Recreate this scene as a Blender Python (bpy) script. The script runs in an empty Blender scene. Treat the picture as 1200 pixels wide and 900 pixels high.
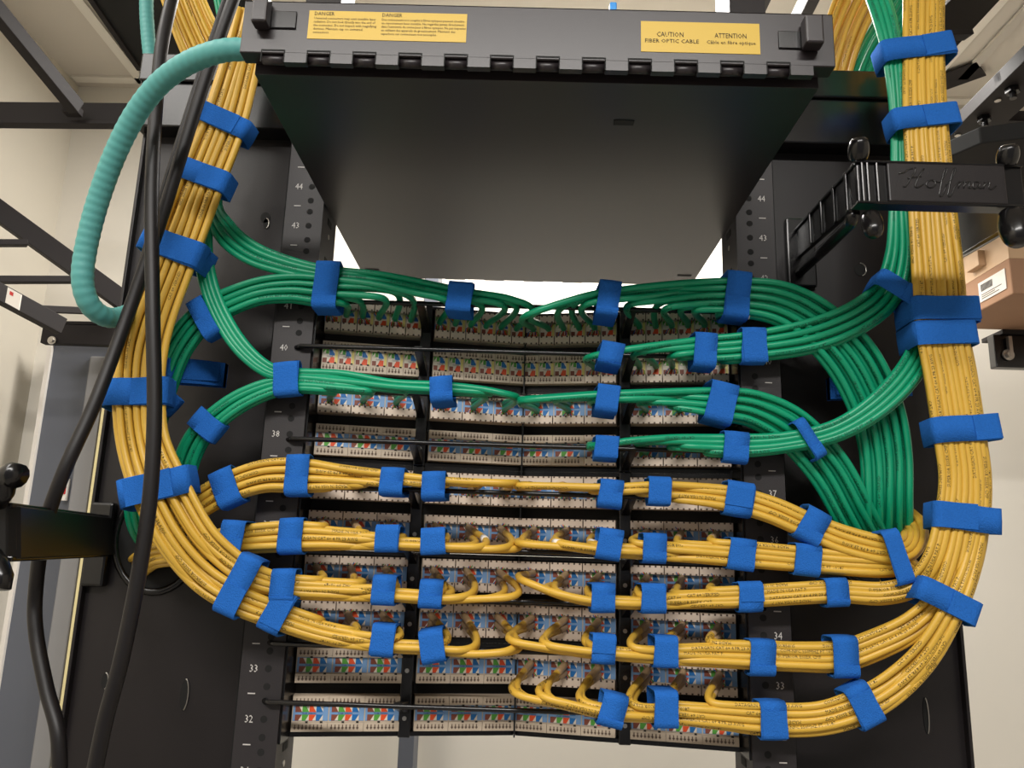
import bpy, math, random
from mathutils import Vector, Matrix
random.seed(7)
S = bpy.context.scene
COL = S.collection
# ------------------------------------------------------------------ camera
CP = Vector((-.0037, -.7864, 1.6342)); PT, YW, RL, F = .2134, -.0111, .0315, 934.1
ca, sa, cb, sb, cc, sc_ = math.cos(PT), math.sin(PT), math.cos(YW), math.sin(YW), math.cos(RL), math.sin(RL)
FW = Vector((sb*ca, cb*ca, sa)); R0 = Vector((cb, -sb, 0)); U0 = R0.cross(FW)
RR = cc*R0 + sc_*U0; UU = -sc_*R0 + cc*U0
cam = bpy.data.cameras.new('camera'); cam.sensor_width = 36; cam.lens = F/1200*36; cam.clip_start = .02
co = bpy.data.objects.new('camera', cam); COL.objects.link(co)
m3 = Matrix((RR, UU, -FW)).transposed()
co.matrix_world = Matrix.Translation(CP) @ m3.to_4x4()
S.camera = co
# ------------------------------------------------------------------ light and exposure
S.view_settings.view_transform = 'Standard'; S.view_settings.look = 'None'
S.view_settings.gamma = 1; S.view_settings.use_curve_mapping = False
S.view_settings.exposure = 0.62
w = bpy.data.worlds.new('world'); S.world = w; w.use_nodes = True
w.node_tree.nodes['Background'].inputs[0].default_value = (1, .96, .92, 1)
w.node_tree.nodes['Background'].inputs[1].default_value = .14

def lamp(name, loc, size, sizey, power, rot=(0, 0, 0), col=(1, .965, .92)):
    l = bpy.data.lights.new(name, 'AREA'); l.shape = 'RECTANGLE'; l.size = size; l.size_y = sizey
    l.energy = power; l.color = col
    o = bpy.data.objects.new(name, l); COL.objects.link(o); o.location = loc; o.rotation_euler = rot
    return o
lamp('ceiling_lamp_rear', (.15, .62, 2.70), 1.1, .25, 21)
lamp('ceiling_lamp_aisle', (-.1, -1.55, 2.70), 1.4, .22, 36)
lamp('ceiling_lamp_left', (-.85, -.6, 2.70), .3, 1.2, 6.5)

def PY(px, py, Y):
    d = FW + RR*((px-600)/F) - UU*((py-450)/F)
    return CP + d*((Y-CP.y)/d.y)
def PXX(px, py, X):
    d = FW + RR*((px-600)/F) - UU*((py-450)/F)
    return CP + d*((X-CP.x)/d.x)
def PZ(px, py, Z):
    d = FW + RR*((px-600)/F) - UU*((py-450)/F)
    return CP + d*((Z-CP.z)/d.z)
def scale_at(px, py, Y):          # metres per pixel
    return (PY(px, py, Y)-CP).dot(FW)/F

# ------------------------------------------------------------------ materials
MATS = {}
def lin(c): return tuple((v/255/12.92 if v/255 <= .04045 else ((v/255+.055)/1.055)**2.4) for v in c)
def mat(name, rgb, rough=.5, metal=0, var=0, vscale=40, bump=0, bscale=400, spec=.5, trans=0, alpha=1):
    m = bpy.data.materials.new(name); m.use_nodes = True; nt = m.node_tree
    b = nt.nodes['Principled BSDF']; c = lin(rgb)
    b.inputs['Base Color'].default_value = (*c, 1); b.inputs['Roughness'].default_value = rough
    b.inputs['Metallic'].default_value = metal; b.inputs['Specular IOR Level'].default_value = spec
    b.inputs['Transmission Weight'].default_value = trans; b.inputs['Alpha'].default_value = alpha
    tc = nt.nodes.new('ShaderNodeTexCoord')
    if var:
        n = nt.nodes.new('ShaderNodeTexNoise'); n.inputs['Scale'].default_value = vscale; n.inputs['Detail'].default_value = 4
        r = nt.nodes.new('ShaderNodeMapRange'); r.inputs['To Min'].default_value = 1-var; r.inputs['To Max'].default_value = 1+var
        mx = nt.nodes.new('ShaderNodeVectorMath'); mx.operation = 'SCALE'; mx.inputs[0].default_value = c
        nt.links.new(tc.outputs['Object'], n.inputs['Vector']); nt.links.new(n.outputs['Fac'], r.inputs['Value'])
        nt.links.new(r.outputs[0], mx.inputs['Scale']); nt.links.new(mx.outputs[0], b.inputs['Base Color'])
    if bump:
        n = nt.nodes.new('ShaderNodeTexNoise'); n.inputs['Scale'].default_value = bscale; n.inputs['Detail'].default_value = 3
        bp = nt.nodes.new('ShaderNodeBump'); bp.inputs['Strength'].default_value = bump; bp.inputs['Distance'].default_value = .001
        nt.links.new(tc.outputs['Object'], n.inputs['Vector']); nt.links.new(n.outputs['Fac'], bp.inputs['Height'])
        nt.links.new(bp.outputs[0], b.inputs['Normal'])
    MATS[name] = m; return m
mat('yellow_jacket', (210, 168, 62), .42, var=.05, vscale=25)
mat('green_jacket', (8, 150, 108), .36, var=.05, vscale=25)
mat('blue_fabric', (38, 102, 186), .95, var=.16, vscale=600, bump=1.0, bscale=900, spec=.15)
mat('black_jacket', (20, 17, 18), .45, spec=.35)
mat('teal_conduit', (80, 152, 148), .55, var=.04, vscale=20)
mat('black_powder', (28, 24, 25), .4, spec=.4, var=.08, vscale=9, bump=.12, bscale=900)
mat('rail_black', (36, 32, 34), .5, bump=.15, bscale=900)
mat('box_black', (38, 33, 35), .36, bump=.05, bscale=1200, var=.06, vscale=6)
mat('gloss_black', (16, 15, 16), .24)
mat('rod_black', (22, 21, 22), .25)
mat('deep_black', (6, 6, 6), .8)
mat('beam_black', (34, 30, 30), .6, spec=.25)
mat('satin_black', (14, 13, 14), .4)
mat('beige_plastic', (196, 180, 160), .5, var=.04, vscale=60)
mat('cap_plastic', (222, 204, 186), .45)
mat('tooth_gap', (92, 74, 62), .7)
mat('cell_brown', (132, 70, 52), .5); mat('cell_green', (84, 160, 60), .5); mat('cell_orange', (226, 82, 34), .5)
mat('cell_blue', (22, 108, 178), .5); mat('cell_white', (226, 216, 200), .5); mat('cell_sky', (118, 158, 204), .5)
mat('cell_cream', (230, 214, 130), .5); mat('cell_ink', (40, 60, 110), .5)
mat('wall_cream', (206, 199, 184), .75, var=.02, vscale=3, bump=.05, bscale=60)
mat('wall_white', (228, 223, 212), .7, var=.02, vscale=3)
mat('ceiling_white', (206, 199, 188), .85, var=.02, vscale=5)
mat('wall_grey', (192, 186, 176), .75, var=.02, vscale=3)
mat('floor_grey', (150, 144, 136), .5, var=.08, vscale=6)
mat('door_grey', (92, 96, 106), .45, var=.03, vscale=4); mat('door_light', (140, 140, 142), .4)
mat('label_yellow', (196, 162, 44), .45); mat('ink_black', (18, 15, 12), .7); mat('print_dark', (40, 30, 16), .7)
mat('print_on_green', (8, 50, 40), .7)
mat('white_paint', (196, 192, 188), .5); mat('paper_white', (228, 222, 214), .6); mat('red_ink', (190, 40, 40), .5)
mat('steel', (190, 186, 180), .3, metal=1); mat('cardboard', (164, 126, 98), .85, var=.04, vscale=30)
mat('tape_tan', (205, 170, 134), .5); mat('sleeve_tan', (168, 140, 104), .45); mat('rubber', (20, 19, 20), .5)
mat('clear_plastic', (225, 230, 235), .12, trans=.85); mat('pack_blue', (20, 140, 220), .4)
mat('trim_gold', (225, 212, 160), .5); mat('smoke_reflection', (120, 86, 44), .3)  # clip window brown, lightened to paint in the cables' yellow reflection

# ------------------------------------------------------------------ mesh tools
class MB:
    def __init__(s): s.v = []; s.f = []; s.m = []; s.mats = []; s.smooth = []
    def mi(s, m):
        if m not in s.mats: s.mats.append(m)
        return s.mats.index(m)
    def add(s, vs, fs, m, smooth=False):
        k = len(s.v); i = s.mi(m); s.v += [tuple(v) for v in vs]
        for f in fs: s.f.append(tuple(k+a for a in f)); s.m.append(i); s.smooth.append(smooth)
    def box(s, x0, y0, z0, x1, y1, z1, m):
        vs = [(x, y, z) for x in (x0, x1) for y in (y0, y1) for z in (z0, z1)]
        s.add(vs, [(0, 1, 3, 2), (4, 6, 7, 5), (0, 4, 5, 1), (2, 3, 7, 6), (0, 2, 6, 4), (1, 5, 7, 3)], m)
    def obox(s, c, ax, ay, az, m, bev=0):     # oriented box: centre and half-axis vectors
        c, ax, ay, az = Vector(c), Vector(ax), Vector(ay), Vector(az)
        vs = [c+ax*i+ay*j+az*k for i in (-1, 1) for j in (-1, 1) for k in (-1, 1)]
        s.add(vs, [(0, 1, 3, 2), (4, 6, 7, 5), (0, 4, 5, 1), (2, 3, 7, 6), (0, 2, 6, 4), (1, 5, 7, 3)], m)
    def bar(s, a, b, w, t, m, up=(0, 0, 1)):  # rectangular bar from a to b, w along up, t across
        a, b = Vector(a), Vector(b); d = (b-a); L = d.length; d.normalize()
        side = d.cross(Vector(up)).normalized(); u = side.cross(d)
        s.obox((a+b)/2, d*L/2, side*t/2, u*w/2, m)
    def tube(s, pts, r, n, m, caps=True, rf=None):
        pts = [Vector(p) for p in pts]; k = len(s.v); N = len(pts)
        up = Vector((0, -1, .3)); vs = []
        for i, p in enumerate(pts):
            t = (pts[min(i+1, N-1)]-pts[max(i-1, 0)])
            t = t.normalized() if t.length > 1e-9 else Vector((1, 0, 0))
            up = (up-t*up.dot(t)); up = up.normalized() if up.length > 1e-6 else t.orthogonal().normalized()
            b = t.cross(up); rr = r if rf is None else rf(i)
            for j in range(n):
                a = 2*math.pi*j/n; vs.append(p+(up*math.cos(a)+b*math.sin(a))*rr)
        fs = [(i*n+j, i*n+(j+1) % n, (i+1)*n+(j+1) % n, (i+1)*n+j) for i in range(N-1) for j in range(n)]
        if caps: fs += [tuple(range(n-1, -1, -1)), tuple((N-1)*n+j for j in range(n))]
        s.add(vs, fs, m, True)
    def prism(s, poly, d, m, smooth=False):   # poly: list of 3d points; d: extrusion vector
        n = len(poly); d = Vector(d); vs = [Vector(p) for p in poly]+[Vector(p)+d for p in poly]
        s.add(vs, [tuple(range(n)), tuple(range(2*n-1, n-1, -1))]+[(i, i+n, (i+1) % n+n, (i+1) % n) for i in range(n)], m)
    def disc(s, c, r, nrm, t, m, n=20, sx=1):
        c = Vector(c); nrm = Vector(nrm).normalized(); a = nrm.orthogonal().normalized()
        if abs(nrm.y) > .9: a = Vector((1, 0, 0))
        b = nrm.cross(a)
        s.prism([c+a*math.cos(2*math.pi*i/n)*r*sx+b*math.sin(2*math.pi*i/n)*r for i in range(n)], nrm*t, m)
    def build(s, name, parent=None, bevel=0, recalc=True):
        me = bpy.data.meshes.new(name); me.from_pydata(s.v, [], s.f)
        for m in s.mats: me.materials.append(MATS[m])
        me.polygons.foreach_set('material_index', s.m); me.polygons.foreach_set('use_smooth', s.smooth)
        if recalc:
            import bmesh
            bm = bmesh.new(); bm.from_mesh(me); bmesh.ops.recalc_face_normals(bm, faces=bm.faces); bm.to_mesh(me); bm.free()
        me.update()
        o = bpy.data.objects.new(name, me); COL.objects.link(o)
        if parent: o.parent = parent; o.matrix_parent_inverse = parent.matrix_world.inverted() if False else Matrix.Translation(-parent.location)
        if bevel:
            b = o.modifiers.new('bevel', 'BEVEL'); b.width = bevel; b.segments = 2; b.limit_method = 'ANGLE'
        return o
def tag(o, label, cat, group=None):
    o['label'] = label; o['category'] = cat
    if group: o['group'] = group
    return o
def thing(name, label, cat, loc=(0, 0, 0), group=None):
    o = bpy.data.objects.new(name, None); COL.objects.link(o); o.location = loc; o.empty_display_size = .02
    return tag(o, label, cat, group)
def struct(o): o['kind'] = 'structure'; return o

TXT = {}
def text_geo(s, bold=False):
    if s in TXT: return TXT[s]
    cu = bpy.data.curves.new('t', 'FONT'); cu.body = s; cu.resolution_u = 1; cu.size = 1
    o = bpy.data.objects.new('t', cu); COL.objects.link(o)
    bpy.context.view_layer.update()
    me = bpy.data.meshes.new_from_object(o.evaluated_get(bpy.context.evaluated_depsgraph_get()))
    g = ([(v.co.x, v.co.y) for v in me.vertices], [tuple(p.vertices) for p in me.polygons])
    bpy.data.objects.remove(o); bpy.data.meshes.remove(me); bpy.data.curves.remove(cu)
    TXT[s] = g; return g
def text_flat(mb, s, org, ux, uz, size, m, width=None, bold=0, center=False):
    vs, fs = text_geo(s); org, ux, uz = Vector(org), Vector(ux).normalized(), Vector(uz).normalized()
    W = max(v[0] for v in vs); kx = size if width is None else width/W
    ox = -W*kx/2 if center else 0
    for dx in ([0, bold] if bold else [0]):
        mb.add([org+ux*(v[0]*kx+ox+dx)+uz*(v[1]*size) for v in vs], fs, m)

# ================================================================== ROOM
m = MB(); m.box(-1.13, -1.7, 0, 2.0, 1.0, -.05, 'floor_grey'); struct(m.build('floor'))
m = MB(); m.box(-1.2, -1.7, 2.75, 2.0, 1.1, 2.83, 'ceiling_white'); struct(m.build('ceiling'))
m = MB(); m.box(-1.2, 1.0, 0, 2.0, 1.08, 2.83, 'wall_white'); struct(m.build('wall_back'))
m = MB(); m.box(-1.21, -1.7, 0, -1.13, 1.08, 2.83, 'wall_cream'); struct(m.build('wall_left'))
m = MB(); m.box(1.45, -1.7, 0, 1.53, 1.08, 2.83, 'wall_grey'); struct(m.build('wall_right'))
# ceiling grid strips
for i, (a, b) in enumerate([((-.955, -1.6), (-.955, .99)), ((.93, -1.6), (.93, .99)), ((-1.12, .96), (1.4, .96))]):
    m = MB(); m.bar((a[0], a[1], 2.747), (b[0], b[1], 2.747), .006, .024, 'wall_white'); struct(m.build('trim_%d' % (i+1)))
# dark open duct in the ceiling at top left
def ceiling_duct(name, q, label):
    t = thing(name, label, 'vent', PZ(*q[0], 2.745))
    P = [PZ(x, y, 2.744) for x, y in q]
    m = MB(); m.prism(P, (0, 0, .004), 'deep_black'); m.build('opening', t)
    m = MB()
    for i in range(len(P)): m.bar(P[i], P[(i+1) % len(P)], .014, .012, 'beam_black')
    m.build('frame', t)
ceiling_duct('ceiling_vent', [(103, -8), (164, 80), (300, 84), (290, -8)], 'black open ceiling vent above the teal conduit at top left')

# grey metal door with light trim on the back wall behind the left plate
def cab():
    Y = .985
    a = PY(78, 408, Y); x0 = a.x; z1 = PY(90, 410, Y).z; x1 = -.62
    t = thing('metal_cabinet', 'blue-grey metal cabinet on the back wall, left of the black side plate', 'cabinet', (x0, Y, .9))
    m = MB(); m.box(x0, .93, .95, x1, .999, z1, 'door_grey'); m.build('body', t, .003)
    g0, g1, g2, g3 = PY(88, 560, .915).x, PY(106, 560, .915).x, PY(109, 560, .905).x, PY(117, 560, .905).x
    m = MB(); m.box(x0+.10, .922, .96, g0-.012, .93, z1-.03, 'door_grey'); m.box(g0-.006, .915, .96, g1, .93, z1-.03, 'door_light'); m.build('door_panel', t, .003)
    m = MB(); m.box(g2, .9, .95, g3, .93, z1-.01, 'trim_gold'); m.build('cream_edge_strip', t, .001)
    m = MB(); m.box(x0-.005, .922, .95, x0+.004, .935, z1+.005, 'paper_white'); m.box(x0-.005, .922, z1, x1, .935, z1+.008, 'paper_white'); m.build('edge_trim', t)
    c = PY(78, 574, .92)
    m = MB(); m.box(c.x-.004, .91, c.z-.023, c.x+.004, .923, c.z+.023, 'paper_white'); m.box(c.x-.004, .909, c.z-.01, c.x+.004, .911, c.z+.023, 'red_ink'); m.build('warning_strip', t)
cab()
# pilaster/post behind the rack
m = MB(); a = PY(468, 880, .9); b = PY(486, 880, .9); m.box(a.x, .88, 0, b.x, .96, 2.74, 'door_grey'); 
tag(m.build('steel_post', None, .002), 'grey square steel post standing behind the rack under the patch panels', 'post')
def bright_panel():
    a = PY(486, 868, .99); b = PY(800, 868, .99)
    m = MB(); m.box(a.x+.02, .985, 0.9, b.x, .999, 1.34, 'wall_white'); struct(m.build('wall_panel_rear'))
# ladder racks on the left -------------------------------------------------
def beam(name, label, cat, segs, extra=None, group=None):
    a0 = PY(*segs[0][0]); t = thing(name, label, cat, a0, group)
    for i, (p, q, wpx, nm) in enumerate(segs):
        A, B = PY(*p), PY(*q); sc = scale_at(*p)
        m = MB(); m.bar(A, B, wpx*sc, .02, 'beam_black', up=(0, 0, 1)); m.build(nm, t, .001)
    return t
t = beam('cable_ladder', 'dark steel cable ladder with sloping side rails below the ceiling at far left', 'cable ladder', [
    ((-60, 205, .62), (150, 357, .80), 24, 'side_rail'), ((-60, 312, .45), (72, 383, .62), 22, 'side_rail'),
    ((-40, 328, .58), (95, 328, .70), 8, 'rung'), ((-40, 285, .60), (32, 285, .66), 7, 'rung'),
    ((44, 362, .62), (142, 366, .80), 8, 'rung')])
A = PY(16, 350, .44)
m = MB(); m.obox(A, (.012, .0, -.006), (0, .001, 0), (0, 0, .013), 'paper_white'); m.obox(A+Vector((-.004, -.0012, .008)), (.003, 0, -.0015), (0, .0005, 0), (0, 0, .003), 'red_ink'); m.build('paper_label', t)
t = beam('wall_bracket', 'black bolted angle bracket under the cable ladder at left', 'bracket', [
    ((52, 392, .80), (165, 396, .80), 23, 'arm'), ((44, 379, .81), (165, 381, .81), 4, 'flange')])
A = PY(61, 399, .785); m = MB(); m.disc(A, .0085, (0, -1, 0), .002, 'steel'); m.disc(A, .005, (0, -1, 0), .006, 'steel', n=6); m.build('bolt', t)
beam('ceiling_strut', 'long dark steel strut crossing diagonally at the top left corner', 'beam', [
    ((-40, -32, .25), (90, 127, .47), 20, 'strut'), ((76, 130, .475), (94, 130, .475), 9, 'foot')])
beam('cross_beam', 'dark horizontal steel beam running left from behind the rack top', 'beam', [
    ((-60, 133, .50), (180, 135, .52), 24, 'web'), ((-60, 145, .485), (180, 147, .505), 4, 'flange')])
# ladder rack and fittings on the right ------------------------------------
def ladder_right():
    Zr = 2.4; E1, E2 = PZ(1109, 162, Zr), PZ(1200, 72, Zr); d = (E2-E1).normalized(); s_ = Vector((d.y, -d.x, 0))
    if s_.x < 0: s_ = -s_
    A, B = E1-d*.25, E2+d*.5; h = .026
    t = thing('cable_ladder', 'black steel cable ladder with bolted side rail rising to the top right corner', 'cable ladder', A)
    m = MB(); m.prism([A, A+s_*.075, A+s_*.075+Vector((0, 0, h)), A+Vector((0, 0, h))], B-A, 'beam_black'); m.build('side_rail', t, .0012)
    m = MB(); m.prism([A+s_*.14, A+s_*.17, A+s_*.17+Vector((0, 0, h)), A+s_*.14+Vector((0, 0, h))], B-A, 'beam_black'); m.build('side_rail', t, .0012)
    for f in (.3, .42, .54, .66, .78):
        p = A.lerp(B, f)+Vector((0, 0, h*.6)); m = MB(); m.bar(p, p+s_*.16, .02, .02, 'beam_black'); m.build('rung', t, .001)
    for q in [(1153, 137), (1186, 103)]:
        P_ = PZ(*q, Zr); m = MB(); m.disc(P_, .011, (0, 0, -1), .009, 'gloss_black', n=6); m.disc(P_+Vector((0, 0, -.009)), .0055, (0, 0, -1), .010, 'gloss_black', n=12); m.build('bolt', t)
    for q in [(1169, 117), (1122, 158)]:
        P_ = PZ(*q, Zr); m = MB(); m.disc(P_, .005, (0, 0, -1), .002, 'steel'); m.build('stud', t)
    t = thing('cable_tray', 'wide flat black tray underside above the cardboard box, behind the black ring bar', 'cable tray', PZ(1150, 250, 2.2))
    P = [PZ(x, y, 2.2) for x, y in ((1060, 318), (1125, 298), (1190, 266), (1300, 215), (1300, 150), (1150, 168), (1075, 200))]
    m = MB(); m.prism(P, (0, 0, .025), 'deep_black'); m.build('tray', t, .002)
    m = MB()
    for i in range(1, 3): m.bar(P[i]+Vector((0, 0, -.004)), P[i+1]+Vector((0, 0, -.004)), .012, .005, 'satin_black')
    m.build('edge_lip', t)
ladder_right()
m = MB(); m.bar(PZ(1128, 92, 2.743), PZ(1230, -18, 2.743), .006, .022, 'wall_grey'); struct(m.build('trim_4'))
beam('cable_tray', 'black steel tray arm hanging above the yellow trunk near the top right', 'cable tray', [
    ((1060, 85, .35), (1170, -30, .45), 46, 'arm'), ((1100, 42, .34), (1135, 41, .36), 6, 'tie_bar')])
beam('ceiling_strut', 'pair of dark struts showing above the right end of the fiber enclosure', 'beam', [
    ((878, 30, .55), (905, -30, .40), 24, 'strut'), ((932, 32, .5), (962, -30, .36), 26, 'strut')])
m = MB(); m.bar(PZ(1095, 100, 2.742), PZ(1150, 80, 2.742), .004, .07, 'beam_black')
tag(m.build('ceiling_vent'), 'small dark slotted ceiling vent beside the right trunk of cables', 'vent')

# cardboard box and bracket at right ---------------------------------------
def carton():
    Z = 2.05; A = PZ(1187, 344, Z); y1 = PZ(1150, 386, Z).y; H = PY(1180, 262, A.y).z-Z; x0, y0, x1 = A.x, A.y, A.x+.24
    t = thing('cardboard_box', 'brown cardboard box with white barcode label and pale tape at the right edge', 'box', (x0+.12, (y0+y1)/2, Z))
    m = MB(); m.box(x0, y0, Z, x1, y1, Z+H, 'cardboard'); m.build('carton', t, .002)
    m = MB(); m.box(x0-.0006, y0-.0006, Z+H*.5, x1, y1+.0006, Z+H*.95, 'tape_tan'); m.build('tape', t)
    def L(q): return PXX(*q, x0)
    a, b, c, d = L((1147, 333)), L((1178, 314)), L((1180, 339)), L((1150, 354))
    zl0, zl1 = (c.z+d.z)/2, (a.z+b.z)/2; ya, yb = a.y, b.y
    m = MB(); m.box(x0-.0014, yb, zl0, x0-.0004, ya, zl1, 'paper_white')
    n = 12
    for i in range(n):
        yy = ya-(ya-yb)*(.1+.45*i/n); m.box(x0-.0018, yy-(ya-yb)*.018, zl1-(zl1-zl0)*.5, x0-.0013, yy, zl1-(zl1-zl0)*.15, 'ink_black')
    for f, g in ((.65, .85), (.75, .6), (.85, .75)):
        m.box(x0-.0018, ya-(ya-yb)*g, zl1-(zl1-zl0)*(f+.03), x0-.0013, ya-(ya-yb)*.1, zl1-(zl1-zl0)*f, 'ink_black')
    m.build('barcode_label', t)
    e = L((1140, 312)); g = L((1155, 304))
    m = MB(); m.box(x0-.012, g.y, e.z-.012, x0, e.y, e.z+.014, 'tape_tan'); m.build('flap_tab', t, .001)
    P_ = PZ(1174, 386, Z)
    k = thing('shelf_bracket', 'black steel shelf bracket with bolt holding up the cardboard box', 'bracket', (P_.x, y1, Z-.02))
    m = MB(); m.box(P_.x, y1-.006, Z-.008, 1.45, y1+.06, Z, 'beam_black'); m.build('shelf_plate', k, .001)
    q = PY(1168, 430, y1); m = MB(); m.box(q.x, y1, q.z, 1.45, y1+.02, Z-.008, 'gloss_black'); m.build('arm', k, .002)
    c = PY(1181, 416, y1-.002); m = MB(); m.disc(c, .010, (0, -1, 0), .003, 'steel'); m.disc(c, .006, (0, -1, 0), .009, 'steel', n=6); m.build('bolt', k)
    c = PY(1184, 404, y1-.01); m = MB(); m.box(c.x-.003, y1-.012, c.z-.02, c.x+.003, y1-.004, c.z+.015, 'steel'); m.build('stud', k)
carton()

# ================================================================== RACK
UH = .04445
def zu(n): return .08+(n-.5)*UH
def rail(sx):
    side = 'left' if sx < 0 else 'right'
    t = thing('rack_rail', 'black numbered mounting rail on the %s side of the patch panels' % side, 'rack rail', (sx*.238, 0, 0))
    zt = 2.3
    X = lambda a, b: (min(sx*a, sx*b), max(sx*a, sx*b))
    m = MB()
    a, b = X(.2185, .2585); m.box(a, 0, 0, b, .0025, zt, 'rail_black')
    a, b = X(.2185, .221); m.box(a, .0025, 0, b, .06, zt, 'rail_black')
    a, b = X(.256, .2585); m.box(a, .0025, 0, b, .06, zt, 'rail_black')
    for n in range(28, 49):
        for dz in (-.01588, 0, .01588):
            m.disc((sx*.2325, 0, zu(n)+dz), .0033, (0, -1, 0), .0002, 'deep_black', n=12)
        for dz in (0,):
            m.disc((sx*.2186, .03, zu(n)+dz), .003, (-sx, 0, 0), .0006, 'steel', n=8)
            m.box(*( (min(sx*.2186, sx*.218), .022, zu(n)+.012) + (max(sx*.2186, sx*.218), .038, zu(n)+.019)), 'deep_black')
    m.build('channel', t)
    m = MB()
    for n in range(28, 49):
        text_flat(m, str(n), (sx*.2461-.0042, -.0004, zu(n)-.0032), (1, 0, 0), (0, 0, 1), .0095, 'white_paint', width=.0078)
        m.box(sx*.2461-.0035, -.0006, zu(n)+UH/2-.0005, sx*.2461+.0035, -.0002, zu(n)+UH/2+.0005, 'white_paint')
    m.build('unit_numbers', t)
rail(-1); rail(1)
def plate(sx):
    side = 'left' if sx < 0 else 'right'
    t = thing('side_plate', 'tall flat black steel plate beside the %s mounting rail' % side, 'side panel', (sx*.36, .06, 0))
    a, b = sorted((sx*.272, sx*.447)); zt = 2.165
    m = MB(); m.box(a, .06, 0, b, .064, zt, 'black_powder')
    a2, b2 = sorted((sx*.4455, sx*.449)); m.box(a2, .052, 0, b2, .1, zt, 'black_powder')
    m.build('plate', t, .0008)
    m = MB(); a, b = sorted((sx*.2585, sx*.276)); m.box(a, .05, 0, b, .12, zt, 'deep_black'); m.build('gap_shade', t)  # deep black strip stands in for the shade in the gap beside the rail
    return t
pl, pr = plate(-1), plate(1)
def hole(t, q, rx, rz, rim=True, name='slot_hole', tilt=0):
    A = PY(*q, .0598); m = MB()
    n = 24; pts = [A+Vector((math.cos(2*math.pi*i/n)*rx, 0, math.sin(2*math.pi*i/n)*rz)) for i in range(n)]
    m.prism(pts, (0, -.0004, 0), 'deep_black')
    if rim:
        m.tube([p+Vector((0, -.0006, 0)) for p in pts[-5:]+pts[:7]], .0007, 5, 'steel')
    m.build(name, t)
hole(pl, (311, 255), .0055, .0065, False, 'keyhole'); hole(pl, (312, 262), .0032, .006, True, 'keyhole')
hole(pl, (216, 814), .0042, .015); hole(pl, (123, 798), .0035, .008)
hole(pr, (1008, 316), .0065, .0075, True, 'keyhole'); hole(pr, (1085, 839), .0026, .017)
for t, q, rx, rz in ((pl, (186, 630), .045, .055), (pr, (1040, 645), .055, .04)):   # grommet openings
    A = PY(*q, .0595); n = 32; m = MB()
    pts = [A+Vector((math.cos(2*math.pi*i/n)*rx, 0, math.sin(2*math.pi*i/n)*rz)) for i in range(n)]
    m.prism(pts, (0, -.0008, 0), 'deep_black'); m.build('cable_opening', t)
    m = MB(); m.tube(pts+pts[:2], .004, 8, 'gloss_black', caps=False); m.build('rubber_grommet', t)
# top cross bar of the frame
for sx in (-1, 1):
    a, b = sorted((sx*.25, sx*.452))
    m = MB(); m.box(a, .035, 2.10, b, .15, 2.165, 'gloss_black'); m.box(a, .03, 2.155, b, .034, 2.19, 'gloss_black')
    tag(m.build('frame_cross_bar', None, .004), 'glossy black cross bar at the top of the %s side plate' % ('left' if sx < 0 else 'right'), 'cross bar')

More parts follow.
